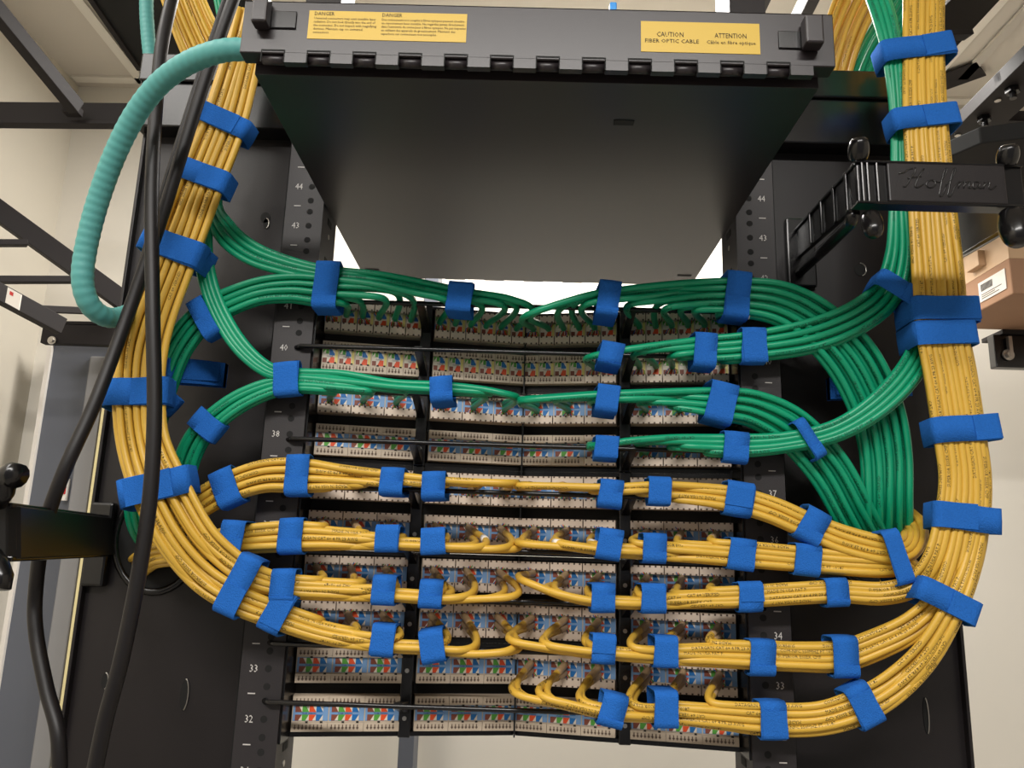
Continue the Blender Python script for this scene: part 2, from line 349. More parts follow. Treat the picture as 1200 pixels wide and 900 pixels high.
# ---------------------------------------------------------------- patch panels
def port_frame(side):      # origin and direction along the angled half
    if side == 0: a, b = Vector((-.2165, .04, 0)), Vector((-.001, .08, 0))
    else: a, b = Vector((.001, .08, 0)), Vector((.2165, .04, 0))
    return a, (b-a)
SEGS = [(0, .0, .47), (0, .535, 1.0), (1, .0, .465), (1, .53, 1.0)]
BH = .0325
def rowz(n): return 1.464+(10-n)*UH
def block_mesh(kind, term):           # kind A: six narrow jacks, B: three double modules; term: list per module
    W = .102; mb = MB(); n = len(term); mw = W/n
    mb.box(0, -.009, 0, W, .004, BH, 'beige_plastic')
    for i, tm in enumerate(term):
        x0 = i*mw; g = .0006
        cells = [('cell_brown'), ('cell_green'), ('cell_orange'), ('cell_blue')]
        if kind == 'B':
            mb.box(x0+.001, -.0095, .0095, x0+mw-.0002, -.009, .0235, 'cell_sky')
            cw = (mw-.008)/8
            for r, (za, zb_) in enumerate(((.0175, .023), (.0098, .0152))):
                for k in range(4):
                    xa = x0+.003+k*2*cw; y = -.0098
                    mb.box(xa, y, za, xa+cw, -.0094, zb_, cells[k])
                    xb = xa+cw
                    mb.add([(xb, y, za), (xb, y, zb_), (xb+cw, y, za)] if r == 0 else [(xb, y, zb_), (xb, y, za), (xb+cw, y, zb_)], [(0, 1, 2)], cells[k])
                    mb.add([(xb+cw, y, zb_), (xb, y, zb_), (xb+cw, y, za)] if r == 0 else [(xb+cw, y, za), (xb, y, za), (xb+cw, y, zb_)], [(0, 1, 2)], 'cell_white')
            if not tm: text_flat(mb, 'T568B WIRING', (x0+.009, -.0102, .0156), (1, 0, 0), (0, 0, 1), .0022, 'cell_ink', width=.0135)
        else:
            mb.box(x0+.0007, -.0095, .009, x0+mw-.0035, -.009, .0242, 'cell_white')
            mb.box(x0+mw-.0035, -.0096, .009, x0+mw-.0008, -.009, .0235, 'cell_cream')
            cw = (mw-.005)/4; y = -.0099
            mb.box(x0+.001, y, .019, x0+.001+2*cw, -.0094, .024, 'cell_green')
            mb.add([(x0+.001, y-.0002, .019), (x0+.001+cw, y-.0002, .019), (x0+.001+cw, y-.0002, .024)], [(0, 1, 2)], 'cell_white')
            mb.box(x0+.001+2.2*cw, y, .0175, x0+.001+4*cw, -.0094, .024, 'cell_blue')
            mb.add([(x0+.001+3*cw, y-.0002, .024), (x0+.001+4*cw, y-.0002, .024), (x0+.001+4*cw, y-.0002, .019)], [(0, 1, 2)], 'cell_white')
            mb.box(x0+.001, y, .0095, x0+.001+1.4*cw, -.0094, .0145, 'cell_brown')
            mb.add([(x0+.001+1.8*cw, y, .0092), (x0+.001+4*cw, y, .0092), (x0+.001+4*cw, y, .0155), (x0+.001+2.7*cw, y, .0155)], [(0, 1, 2, 3)], 'cell_orange')
            if not tm: text_flat(mb, 'Cat6A', (x0+.0045, -.0102, .0155), (1, 0, 0), (0, 0, 1), .0026, 'cell_ink', width=.007)
        for (z0, z1, up) in ((0, .0088, -1), (BH-.0085, BH, 1)):
            if tm:
                mb.box(x0+g, -.0145, z0+.0002, x0+mw-g, -.009, z1-.0002, 'cap_plastic')
                kk = 6 if kind == 'B' else 3
                for k in range(kk):
                    xc = x0+mw*(k+.5)/kk
                    for zc in ((z0+.0008), (z1-.0008)):
                        mb.box(xc-.0009, -.0149, zc-.0009, xc+.0009, -.0143, zc+.0009, 'tooth_gap')
                mb.box(x0+mw-g*1.3, -.0140, z0, x0+mw, -.009, z1, 'tooth_gap')
            else:
                mb.box(x0+.0002, -.0125, z0+.0002, x0+mw-.0002, -.009, z1-.0002, 'beige_plastic')
                kk = 8 if kind == 'B' else 4
                inset = .002 if kind == 'B' else .0008
                for k in range(kk):
                    xc = x0+inset+(mw-2*inset-.002)*(k+.5)/kk; zc = (z0+z1)/2
                    mb.box(xc-.00045, -.0128, zc-.0022, xc+.00045, -.0124, zc+.0022, 'tooth_gap')
                    mb.box(xc-.0011, -.0129, zc-.001-.0003, xc+.0011, -.0124, zc-.0001, 'tooth_gap')
                for k in (1, 3):
                    xc = x0+inset+(mw-2*inset)*(k+.8)/4.4; zc = z1 if up < 0 else z0
                    mb.box(xc-.0012, -.0128, zc-.0008, xc+.0012, -.0122, zc+.0008, 'ink_black')
    o = mb.build('punchdown_block'); me = o.data; bpy.data.objects.remove(o); return me
BM = {}
def get_block(kind, term):
    k = (kind, tuple(term))
    if k not in BM: BM[k] = block_mesh(kind, term)
    return BM[k]
TERM = {1: [1]*4, 2: [0, 0, (0, 0, 0, 0, 1, 1), 1], 3: [1]*4, 4: [0, 0, (0, 0, 1), 1], 5: [1]*4, 6: [1]*4, 7: [1]*4, 8: [1]*4, 9: [0, 0, 1, 1], 10: [0]*4}
plab = ['topmost angled patch panel, fed by green cables, yellow-striped port labels',
        'second patch panel from the top, green cables on its upper row',
        'middle patch panel with yellow cables crossing both rows',
        'fourth patch panel from the top, yellow cables curling into both rows',
        'bottom patch panel, left half unused with bright colour-coded labels']
screws_z = (.5,)
for p in range(5):
    r0 = 2*p+1
    t = thing('patch_panel', plab[p], 'patch panel', (0, .08, rowz(r0+1)), 'angled punch-down patch panels')
    zb, zt = rowz(r0+1)-.006, rowz(r0)+BH+.0055
    m = MB()
    for side in (0, 1):
        a, d = port_frame(side); u = d.normalized(); nrm = Vector((-u.y, u.x, 0))
        a2 = a.copy(); e = a+d
        m.prism([Vector((a2.x, a2.y+.004, zb)), Vector((e.x, e.y+.004, zb)), Vector((e.x, e.y+.008, zb)), Vector((a2.x, a2.y+.008, zb))], (0, 0, zt-zb), 'deep_black')
        for zz in (zb, zt-.004):
            m.prism([Vector((a2.x, a2.y-.004, zz)), Vector((e.x, e.y-.004, zz)), Vector((e.x, e.y+.004, zz)), Vector((a2.x, a2.y+.004, zz))], (0, 0, .004), 'rod_black')
    m.box(-.0035, .081, zb, .0035, .092, zt, 'deep_black'); m.box(-.0008, .066, zb, .0008, .082, zt, 'rod_black')
    for sx in (-1, 1):
        a_, b_ = sorted((sx*.2165, sx*.219)); m.box(a_, .004, zb, b_, .05, zt, 'rod_black')
    m.build('panel_frame', t)
    for rr in (r0, r0+1):
        for si, (side, f0, f1) in enumerate(SEGS):
            kind = 'A' if rr <= 2 else 'B'; n = 6 if kind == 'A' else 3
            tm = TERM[rr][si]; tm = list(tm) if isinstance(tm, tuple) else [tm]*n
            me = get_block(kind, tm); o = bpy.data.objects.new('punchdown_block', me); COL.objects.link(o)
            a, d = port_frame(side); o.parent = t
            o.location = a+d*f0+Vector((0, 0, rowz(rr)))-t.location
            o.rotation_euler = (0, 0, math.atan2(d.y, d.x))
            o.scale = (d.length*(f1-f0)/.102, 1, 1)
    for side, f0 in ((0, .5025), (1, .4975)):       # black divider bars with screws
        a, d = port_frame(side); c = a+d*f0
        m = MB(); m.box(c.x-.006, c.y-.012, zb, c.x+.006, c.y+.004, zt, 'rod_black'); m.build('divider_bar', t, .001)
        for rr in (r0, r0+1):
            m = MB(); m.disc((c.x, c.y-.012, rowz(rr)+.012), .0022, (0, -1, 0), .0012, 'steel', n=10); m.build('screw', t)

# ---------------------------------------------------------------- lacing bars
RODS = [((355, 357), (880, 366)), ((348, 408), (878, 421)), ((352, 459), (880, 474)), ((338, 516), (870, 530)),
        ((330, 570), (880, 587)), ((330, 640), (880, 652)), ((322, 699), (880, 709)), ((317, 755), (880, 770)), ((310, 824), (895, 838))]
rn = ['first', 'second', 'third', 'fourth', 'fifth', 'sixth', 'seventh', 'eighth', 'lowest']
for i, (a, b) in enumerate(RODS):
    z = (PY(*a, 0).z+PY(*b, 0).z)/2
    t = thing('lacing_bar', '%s thin black lacing bar%s across the patch panels' % (rn[i], ' counted from the top' if i < 8 else ' of all'), 'lacing bar', (-.2325, 0, z), 'lacing bars across the rack')
    yb = -.006
    m = MB(); m.tube([(-.234, .001, z), (-.228, yb, z), (-.12, yb, z), (0, yb, z), (.12, yb, z), (.228, yb, z), (.234, .001, z)], .0024, 8, 'rod_black'); m.build('rod', t)
    for side, f0 in ((0, .5025), (1, .4975)):
        aa, d = port_frame(side); c = aa+d*f0
        m = MB(); m.prism([(c.x-.004, yb, z-.002), (c.x-.004, c.y-.01, z-.016), (c.x-.004, c.y-.01, z-.004), (c.x-.004, yb, z+.003)], (.008, 0, 0), 'rod_black'); m.build('support_arm', t)

# ================================================================== CABLES
RC = .0034
def catmull(P, per):                # P list of tuples; returns dense list
    out = []; n = len(P)
    for i in range(n-1):
        p0 = P[max(i-1, 0)]; p1 = P[i]; p2 = P[i+1]; p3 = P[min(i+2, n-1)]
        L = math.hypot(p2[0]-p1[0], p2[1]-p1[1]); k = max(2, int(L/per))
        for j in range(k):
            t = j/k
            out.append(tuple(.5*((2*b)+(-a+c)*t+(2*a-5*b+4*c-d)*t*t+(-a+3*b-3*c+d)*t**3) for a, b, c, d in zip(p0, p1, p2, p3)))
    out.append(tuple(P[-1])); return out
def slots(n, nu, nv):
    s = []
    for v in range(nv):
        for u in range(nu):
            uu = -1+2*u/(nu-1) if nu > 1 else 0
            sh = (.5/(nu-1))*(1 if v % 2 else -1)*.9 if nu > 1 else 0
            s.append((max(-1.1, min(1.1, uu+sh)), (-1+2*v/(nv-1)) if nv > 1 else 0))
    return s[:n] if len(s) >= n else s
TEXTS = ['DATAGAIN CAT 6+ 4 PR 23 AWG', 'SUPERIOR ESSEX CMP', 'MADE IN USA PAT P.', 'CAT 6+ VERIFIED', 'COM-NPC 550MHZ FT 10187']
PRINTN = [0]
def wrap_print(mb, pts, r, s0, string, ang, size, flip, m):
    # arc-length table
    L = [0]
    for a, b in zip(pts, pts[1:]): L.append(L[-1]+(b-a).length)
    vs, fs = text_geo(string); W = max(v[0] for v in vs)*size
    if s0+W > L[-1]-.01: return
    out = []; k = 0
    import bisect
    for vx, vy in vs:
        x = vx*size; y = (vy-.35)*size
        s = s0+(W-x if flip else x)
        k = min(max(bisect.bisect(L, s)-1, 0), len(pts)-2)
        f = (s-L[k])/max(L[k+1]-L[k], 1e-9); c = pts[k].lerp(pts[k+1], f)
        t = (pts[min(k+2, len(pts)-1)]-pts[max(k-1, 0)]).normalized()
        up = (CP-c); up = (up-t*up.dot(t)).normalized(); b = t.cross(up)
        th = ang+(y/r)*(-1 if flip else 1)
        out.append(c+(up*math.cos(th)-b*math.sin(th))*(r*1.015+.00006))
    mb.add(out, fs, m)
WCOL = ['cell_blue', 'cell_orange', 'cell_green', 'cell_brown', 'cell_white']
def port_pos(row, seg, k, n):
    side, f0, f1 = SEGS[seg]; a, d = port_frame(side)
    if n == 6 and row <= 2: f = f0+(f1-f0)*(k+.45)/6; dz = .017
    else:
        f = f0+(f1-f0)*((k//2)+.42)/3; dz = .0175+(.0035 if k % 2 else -.0035)
    c = a+d*f
    return Vector((c.x, c.y-.014, rowz(row)+dz))
def proj(p):
    d = p-CP; w_ = d.dot(FW); return (600+F*d.dot(RR)/w_, 450-F*d.dot(UU)/w_)

CABS = []
def make_cable(color, pts, label, group, printed, port=None, tagband=False, r=RC):
    CABS.append([p.copy() for p in pts])
    jm = 'yellow_jacket' if color == 'yellow' else 'green_jacket'
    m = MB(); m.tube(pts, r, 10, jm)
    if not (printed or port or tagband):
        o = m.build('network_cable', recalc=False); tag(o, label, 'cable', group); return o
    t = thing('network_cable', label, 'cable', pts[-1], group)
    m.build('jacket', t, recalc=False)
    if printed:
        m = MB(); L = sum((b-a).length for a, b in zip(pts, pts[1:])); s = random.uniform(.02, .06)
        pm = 'print_dark' if color == 'yellow' else 'print_on_green'
        while s < L-.06:
            PRINTN[0] += 1; string = TEXTS[PRINTN[0] % len(TEXTS)]
            wrap_print(m, pts, r, s, string, printed[0], .0040, printed[1], pm)
            s += len(string)*.0040*.62+random.uniform(.012, .05)
        if m.v: m.build('jacket_print', t, recalc=False)
    if port:
        end, prv = pts[-1], pts[-4]; dirn = (end-prv).normalized()
        m = MB()
        for k in range(8):
            xo = (-.0055+k*.0016); zo = (.0085 if port[1] > 0 else -.0085)*random.uniform(.7, 1.1)
            e = Vector((end.x+xo*1.2, end.y+.005, end.z+zo)); mid = (end+e)/2+Vector((xo*.3, -.004, 0))
            m.tube([end-dirn*.002, end+dirn*.002+Vector((xo*.2, 0, zo*.1)), mid, e], .00045, 5, WCOL[k % 5])
        m.build('twisted_pairs', t, recalc=False)
        if color == 'yellow':
            m = MB(); m.tube(pts[-7:], r*1.09, 10, 'sleeve_tan'); m.build('end_sleeve', t, recalc=False)
    if tagband:
        i = max(2, len(pts)-random.randint(14, 20))
        m = MB(); m.tube(pts[i:i+3], r*1.12, 10, 'paper_white'); m.build('number_tag', t, recalc=False)
    return t

def group(color, name, wp, n, ports=None, direction=0, side=1, shapeA=(4, 3), shapeB=None, swap=1, label='', lead=(2, 16), prints=.4, r=RC, vs=.0056, r1=True):
    """wp: (px,py,Y,halfheight_px,shape 0..1) from far end to the panel; ports: list of port points"""
    A = slots(n, *shapeA); B = slots(n, *(shapeB or shapeA))
    while len(A) < n: A.append(A[-1])
    nvA, nvB = shapeA[1], (shapeB or shapeA)[1]
    dense = catmull(wp, 5)
    order = list(range(n))
    if ports:
        pp = [(proj(p), p, up, d) for p, up, d in ports]
        pp.sort(key=lambda q: q[0][0]*direction)                 # first reached first
        A = sorted(A, key=lambda s: (s[0]*side, -s[1]))          # first reached -> side nearest the panel row
        if shapeB is None:
            nb = {12: (3, 4), 8: (2, 4), 4: (2, 2)}[n]; B = slots(n, *nb); nvB = nb[1]
        B = sorted(B, key=lambda s: (s[0]*side, -s[1]))
    for i in range(n):
        (u0, v0), (u1, v1) = A[i], B[i]
        ph = [random.uniform(0, 6.28) for _ in range(4)]; am = random.uniform(.5, 1.0)*swap
        pts = []; end = None
        if ports:
            (ppx, ppy), P3, up, desc = pp[i]; tg = 'sixth' in desc; lab = color+' cable '+desc; leave = ppx-direction*random.uniform(*lead)
        for j, q in enumerate(dense):
            px, py, Y, hp, sh = q; sh = min(max(sh, 0), 1)
            if ports and j > len(dense)*.35:
                f_ = min(max((230-abs(px-605))/100, 0), 1); sh = max(sh, f_*f_*(3-2*f_)); Y -= .006*f_*(nvB > 3)
            if ports and direction and j > len(dense)*.35 and (px-leave)*direction > 0 and abs(py-ppy) < 60: break
            a = dense[max(j-2, 0)]; b = dense[min(j+2, len(dense)-1)]
            tx, ty = b[0]-a[0], b[1]-a[1]; l = math.hypot(tx, ty) or 1; nx, ny = -ty/l, tx/l
            if direction < 0: nx, ny = -nx, -ny
            s = scale_at(px, py, Y); rp = r/s
            u = u0*(1-sh)+u1*sh; v = v0*(1-sh)*(nvA-1)/2+v1*sh*(nvB-1)/2
            x_ = j*.045
            wob = am*(.9*math.sin(x_+ph[0])+.5*math.sin(2.1*x_+ph[1])); wv = am*.0009*math.sin(1.3*x_+ph[2])
            o = u*max(hp-rp, 0)+wob
            pts.append(PY(px+nx*o, py+ny*o, Y+v*vs+wv))
        if ports:
            P0 = pts[-1]; T = (pts[-1]-pts[-4]).normalized()
            D = (P3-P0).length
            P1 = P0+T*max(D*.45, .010); P2 = P3+Vector((0, -.016, -.004*side if abs(D) > .02 else 0))+T*.003
            K = max(6, int(D/.004))
            for k in range(1, K+1):
                t = k/K; pts.append(P0*(1-t)**3+P1*3*t*(1-t)**2+P2*3*t*t*(1-t)+P3*t**3)
        front = (v0 < -.2 or v1 < -.2)
        pr = (random.uniform(-.8, .8), random.random() < .5) if (front and random.random() < prints*1.6) else None
        if not ports: tg, lab = False, label
        make_cable(color, pts, lab, name, pr, port=(P3, up) if ports else None, tagband=(tg and i % 3 == 0), r=r)

def ports(row, segs, only=None):
    out = []
    for sg in segs:
        for k in range(6):
            if only and k not in only.get(sg, range(6)): continue
            q = ['far left', 'inner left', 'inner right', 'far right'][sg]
            o_ = ['first', 'second', 'third', 'fourth', 'fifth', 'sixth', 'seventh', 'eighth', 'ninth']
            if row <= 2: d = 'ending in the %s row, %s quarter, %s socket from the left' % (o_[row-1], q, o_[k])
            else: d = 'ending in the %s row, %s quarter, %s colour block, %s place' % (o_[row-1], q, o_[k//2], 'upper' if k % 2 else 'lower')
            out.append((port_pos(row, sg, k, 6), 1 if k % 2 else -1, d))
    return out
Yr = -.022      # depth of row bundles, resting in front of the bars
Yt = -.045      # depth of the vertical trunks
gl = 'cables of the %s'
# ---- left yellow trunk -> rows 7 and 8
group('yellow', 'yellow cables into the left of the seventh row',
      [(305, 20, -.03, 13, 1), (292, 80, -.04, 13, 1), (274, 148, Yt, 13.5, 1), (248, 215, Yt, 14, 1), (219, 295, Yt, 14, 1), (190, 372, Yt, 15, 1), (179, 420, Yt, 15, 1), (177, 466, Yt, 15, 1), (182, 515, Yt, 15, 1), (204, 566, -.05, 15.5, 1), (236, 622, -.05, 15, .8), (268, 655, -.045, 15, .4), (300, 676, -.04, 15, .2), (336, 686, -.03, 14, 0), (400, 690, Yr, 13.5, 0), (453, 691, Yr, 13.5, 0), (507, 694, Yr, 14, 0), (560, 692, Yr, 14, 0), (605, 690, Yr, 14, 0)],
      12, ports(7, (0, 1)), 1, 1, (4, 3), (3, 4), label='yellow network cable coming down the left trunk into the seventh punch-down row, left half', lead=(-6, 22))
group('yellow', 'yellow cables into the left of the eighth row',
      [(288, 12, -.03, 13, 1), (272, 72, -.04, 13, 1), (250, 138, Yt, 13.5, 1), (223, 205, Yt, 14, 1), (193, 285, Yt, 14, 1), (163, 365, Yt, 15, 1), (150, 415, Yt, 15, 1), (148, 468, Yt, 15, 1), (154, 524, Yt, 15, 1), (172, 580, -.05, 15.5, 1), (200, 634, -.05, 16, .8), (236, 676, -.045, 17, .4), (278, 703, -.04, 17, .2), (325, 722, -.03, 16, 0), (385, 741, Yr, 15, 0), (451, 750, Yr, 14, 0), (508, 753, Yr, 14, 0), (560, 756, Yr, 14, 0), (606, 752, Yr, 14, 0)],
      12, ports(8, (0, 1)), 1, 1, (4, 3), (3, 4), label='yellow network cable sweeping round the outside of the left trunk into the eighth row', lead=(-10, 12))
# ---- left rows 5, 6 out of the grommet
group('yellow', 'yellow cables into the left of the fifth row',
      [(175, 660, .07, 14, 0), (182, 640, .03, 15, 0), (205, 616, -.005, 15, 0), (232, 593, -.015, 16, 0), (266, 573, -.02, 17, 0), (308, 559, Yr, 18, 0), (352, 558, Yr, 19, 0), (400, 561, Yr, 15, 0), (462, 566, Yr, 13, 0), (510, 570, Yr, 12, 0), (560, 571, Yr, 10, 0), (608, 572, Yr, 10, 0)],
      12, ports(5, (0, 1)), 1, -1, (4, 3), label='yellow network cable leaving the left grommet for the fifth punch-down row', lead=(0, 20))
group('yellow', 'yellow cables into the left of the sixth row',
      [(160, 665, .07, 14, 0), (178, 652, .02, 14, 0), (205, 647, -.005, 14, 0), (240, 639, -.015, 15, 0), (281, 632, -.02, 16, 0), (344, 628, Yr, 17, 0), (400, 630, Yr, 14, 0), (457, 632, Yr, 12, 0), (510, 634, Yr, 12, 0), (560, 636, Yr, 11, 0), (610, 637, Yr, 10, 0)],
      12, ports(6, (0, 1)), 1, 1, (4, 3), label='yellow network cable leaving the left grommet for the sixth punch-down row', lead=(-4, 18))
# ---- left greens
group('green', 'green cables dropping from the left trunk to the first row',
      [(300, 40, -.0, 10, 0), (272, 160, -.005, 10, 0), (250, 232, -.01, 10, 0), (262, 270, -.02, 15, 0), (292, 296, -.024, 15, 0), (335, 312, -.024, 13, 0), (384, 322, Yr, 11, 0), (450, 328, Yr, 9, 0), (540, 346, Yr, 8, 0), (590, 354, Yr, 8, 0), (614, 362, Yr, 8, 0)],
      4, ports(1, (1,), {1: (2, 3, 4, 5)}), 1, -1, (4, 1), label='green network cable branching high off the left trunk towards the top lacing bar', lead=(-8, 2), prints=.2)
group('green', 'green cables arching from the left grommet to the first row',
      [(192, 650, .07, 14, 0), (165, 615, .02, 14, 0), (162, 560, .0, 14, 0), (178, 500, -.01, 15, 0), (192, 450, -.012, 16, 0), (210, 405, -.015, 17, 0), (243, 368, -.02, 17, 0), (295, 344, -.022, 16, 0), (340, 338, -.022, 17, 0), (384, 342, Yr, 18, 0), (440, 344, Yr, 14, 0), (500, 352, Yr, 10, 0), (560, 360, Yr, 9, 0)],
      8, ports(1, (0, 1), {1: (0, 1)}), 1, -1, (4, 2), label='green network cable arching up behind the left trunk to the top row', lead=(2, 26), prints=.3)
group('green', 'green cables dropping from the left trunk to the third row',
      [(290, 60, -.005, 10, 0), (262, 165, -.01, 10, 0), (240, 245, -.015, 12, 0), (238, 300, -.022, 11, 0), (249, 350, -.026, 11, 0), (274, 398, -.028, 11, 0), (306, 430, -.026, 10, 0), (337, 440, -.022, 9, 0), (400, 443, Yr, 9, 0), (460, 452, Yr, 8, 0), (518, 455, Yr, 8, 0), (570, 460, Yr, 7, 0), (612, 470, Yr, 7, 0)],
      4, ports(3, (1,), {1: (2, 3, 4, 5)}), 1, -1, (4, 1), label='green network cable hanging down the left plate to the third row', lead=(-8, 6), prints=.2)
group('green', 'green cables arching from the left grommet to the third row',
      [(200, 660, .07, 12, 0), (205, 615, .03, 14, 0), (212, 565, .0, 15, 0), (224, 526, -.01, 15, 0), (244, 498, -.018, 14, 0), (285, 468, -.02, 13, 0), (337, 451, -.02, 11, 0), (400, 454, Yr, 10, 0), (460, 459, Yr, 9, 0), (518, 463, Yr, 9, 0), (560, 468, Yr, 8, 0)],
      8, ports(3, (0, 1), {1: (0, 1)}), 1, -1, (4, 2), label='green network cable rising beside the left trunk to the third row', lead=(2, 20), prints=.4)
# ---- right greens
group('green', 'green cables from the right of the first row',
      [(1048, 668, .07, 26, 0), (1040, 640, .03, 28, 0), (1040, 590, .0, 28, 0), (1038, 530, -.005, 29, 0), (1026, 475, -.01, 30, 0), (998, 420, -.015, 30, 0), (958, 380, -.02, 27, 0), (915, 356, Yr, 24, 0), (862, 349, Yr, 21, 0), (790, 350, Yr, 19, 0), (711, 354, Yr, 15, 0), (665, 362, Yr, 12, 0), (618, 374, Yr, 9, 0)],
      12, ports(1, (2, 3)), -1, -1, (5, 3), label='green network cable arching from the top row down to the right grommet', lead=(-4, 22))
group('green', 'green cables from the right of the second row',
      [(1022, -20, -.02, 13, 0), (1036, 20, -.035, 13, 0), (1046, 70, -.04, 11, 0), (1052, 150, -.04, 9, 0), (1054, 240, -.04, 12, 0), (1054, 300, -.035, 16, 0), (1040, 343, -.03, 18, 0), (1005, 372, -.028, 19, 0), (950, 394, -.026, 19, 0), (881, 406, -.024, 17, 0), (825, 411, Yr, 16, 0), (760, 415, Yr, 12, 0), (714, 420, Yr, 10, 0), (690, 424, Yr, 7, 0)],
      8, ports(2, (2, 3), {2: (4, 5)}), -1, -1, (4, 2), label='green network cable from the second row bending up beside the right trunk', lead=(-2, 18))
group('green', 'green cables from the right of the third row',
      [(1030, 665, .07, 22, 0), (1018, 635, .02, 24, 0), (1000, 600, .0, 24, 0), (972, 550, -.01, 24, 0), (930, 504, -.016, 23, 0), (885, 480, -.02, 20, 0), (842, 474, Yr, 18, 0), (790, 470, Yr, 14, 0), (709, 470, Yr, 11, 0), (660, 470, Yr, 8, 0), (618, 472, Yr, 7, 0)],
      12, ports(3, (2, 3)), -1, -1, (4, 3), label='green network cable curving from the third row down to the right grommet', lead=(-2, 20))
group('green', 'green cables from the right of the fourth row',
      [(1045, 60, .0, 9, 0), (1058, 160, .0, 10, 0), (1066, 260, -.01, 10, 0), (1080, 340, -.02, 12, 0), (1082, 392, -.026, 14, 0), (1068, 432, -.035, 16, 0), (1030, 474, -.038, 15, 0), (980, 505, -.034, 13, 0), (920, 519, -.028, 12, 0), (861, 523, -.024, 13, 0), (790, 521, Yr, 11, 0), (740, 522, Yr, 9, 0), (708, 525, Yr, 8, 0), (686, 524, Yr, 7, 0)],
      8, ports(4, (2, 3), {2: (4, 5)}), -1, -1, (4, 2), label='green network cable from the fourth row climbing behind the right trunk', lead=(-2, 16))
# ---- right yellows rows 5, 6 into the grommet
group('yellow', 'yellow cables from the right of the fifth row',
      [(1030, 640, .07, 16, 0), (1058, 612, .035, 16, 0), (1072, 622, -.005, 15, 0), (1064, 642, -.026, 15, 0), (1035, 645, -.033, 16, 0), (990, 634, -.03, 16, 0), (948, 617, -.026, 15, 0), (905, 598, -.024, 15, 0), (864, 586, Yr, 15, 0), (820, 580, Yr, 14, 0), (770, 577, Yr, 13, 0), (713, 578, Yr, 11, 0), (660, 575, Yr, 9, 0), (602, 573, Yr, 8, 0)],
      12, ports(5, (2, 3)), -1, -1, (4, 3), label='yellow network cable from the fifth row curling into the right grommet', lead=(-2, 18))
group('yellow', 'yellow cables from the right of the sixth row',
      [(1040, 670, .07, 15, 0), (1058, 688, .035, 15, 0), (1070, 680, .0, 14, 0), (1060, 664, -.022, 14, 0), (1025, 662, -.03, 15, 0), (990, 660, -.028, 15, 0), (943, 656, -.024, 15, 0), (866, 649, Yr, 15, 0), (815, 645, Yr, 14, 0), (764, 641, Yr, 14, 0), (712, 638, Yr, 13, 0), (660, 633, Yr, 11, 0), (605, 632, Yr, 9, 0)],
      12, ports(6, (2, 3)), -1, 1, (4, 3), label='yellow network cable from the sixth row looping back at the right grommet', lead=(-2, 18))
# ---- right trunk yellows rows 7, 8, 9
TR = lambda dx, hp, y=0: [(1083+dx*.8, -30, -.03, hp*.8, 1), (1082+dx*.8, 40, -.035, hp*.8, 1), (1084+dx*.85, 140, Yt, hp*.88, 1), (1092+dx*.9, 240, Yt, hp*.92, 1), (1100+dx, 330, Yt, hp, 1), (1104+dx, 385, Yt, hp, 1), (1114+dx, 440, Yt, hp, 1), (1124+dx, 505, Yt, hp, 1), (1131+dx, 560, Yt, hp, 1)]
group('yellow', 'yellow cables from the right of the seventh row',
      TR(-19, 11)+[(1106, 610, Yt, 11, 1), (1094, 655, Yt, 12, .8), (1072, 684, -.04, 13, .3), (1035, 695, -.032, 13, 0), (976, 693, -.026, 13, 0), (876, 699, Yr, 13, 0), (820, 701, Yr, 12, 0), (763, 702, Yr, 12, 0), (704, 699, Yr, 12, 0), (660, 692, Yr, 10, 0), (618, 676, Yr, 9, 0)],
      12, ports(7, (2, 3)), -1, 1, (4, 3), (3, 4), label='yellow network cable from the right of the seventh row up the right trunk', lead=(-2, 16))
group('yellow', 'yellow cables from the right of the eighth row',
      TR(0, 11)+[(1128, 610, Yt, 11, 1), (1120, 655, Yt, 12, .9), (1104, 698, -.045, 14, .6), (1070, 733, -.04, 16, .2), (1025, 756, -.032, 17, 0), (985, 769, -.026, 17, 0), (935, 770, -.024, 16, 0), (889, 768, Yr, 16, 0), (830, 766, Yr, 15, 0), (777, 765, Yr, 13, 0), (705, 758, Yr, 14, 0), (655, 752, Yr, 13, 0), (603, 745, Yr, 12, 0)],
      12, ports(8, (2, 3)), -1, 1, (4, 3), (3, 4), label='yellow network cable from the right of the eighth row up the right trunk', lead=(-12, 10))
group('yellow', 'yellow cables from the right of the ninth row',
      TR(19, 11)+[(1148, 610, Yt, 11, 1), (1138, 660, Yt, 12, 1), (1118, 712, -.05, 14, .9), (1087, 765, -.046, 16, .6), (1048, 804, -.04, 18, .3), (1007, 828, -.034, 19, 0), (960, 842, -.026, 18, 0), (902, 843, Yr, 18, 0), (840, 838, Yr, 16, 0), (777, 832, Yr, 15, 0), (716, 828, Yr, 15, 0), (655, 816, Yr, 13, 0), (600, 806, Yr, 12, 0)],
      12, ports(9, (2, 3)), -1, 1, (4, 3), (3, 4), label='yellow network cable swinging lowest under the right trunk from the ninth row', lead=(-10, 10))
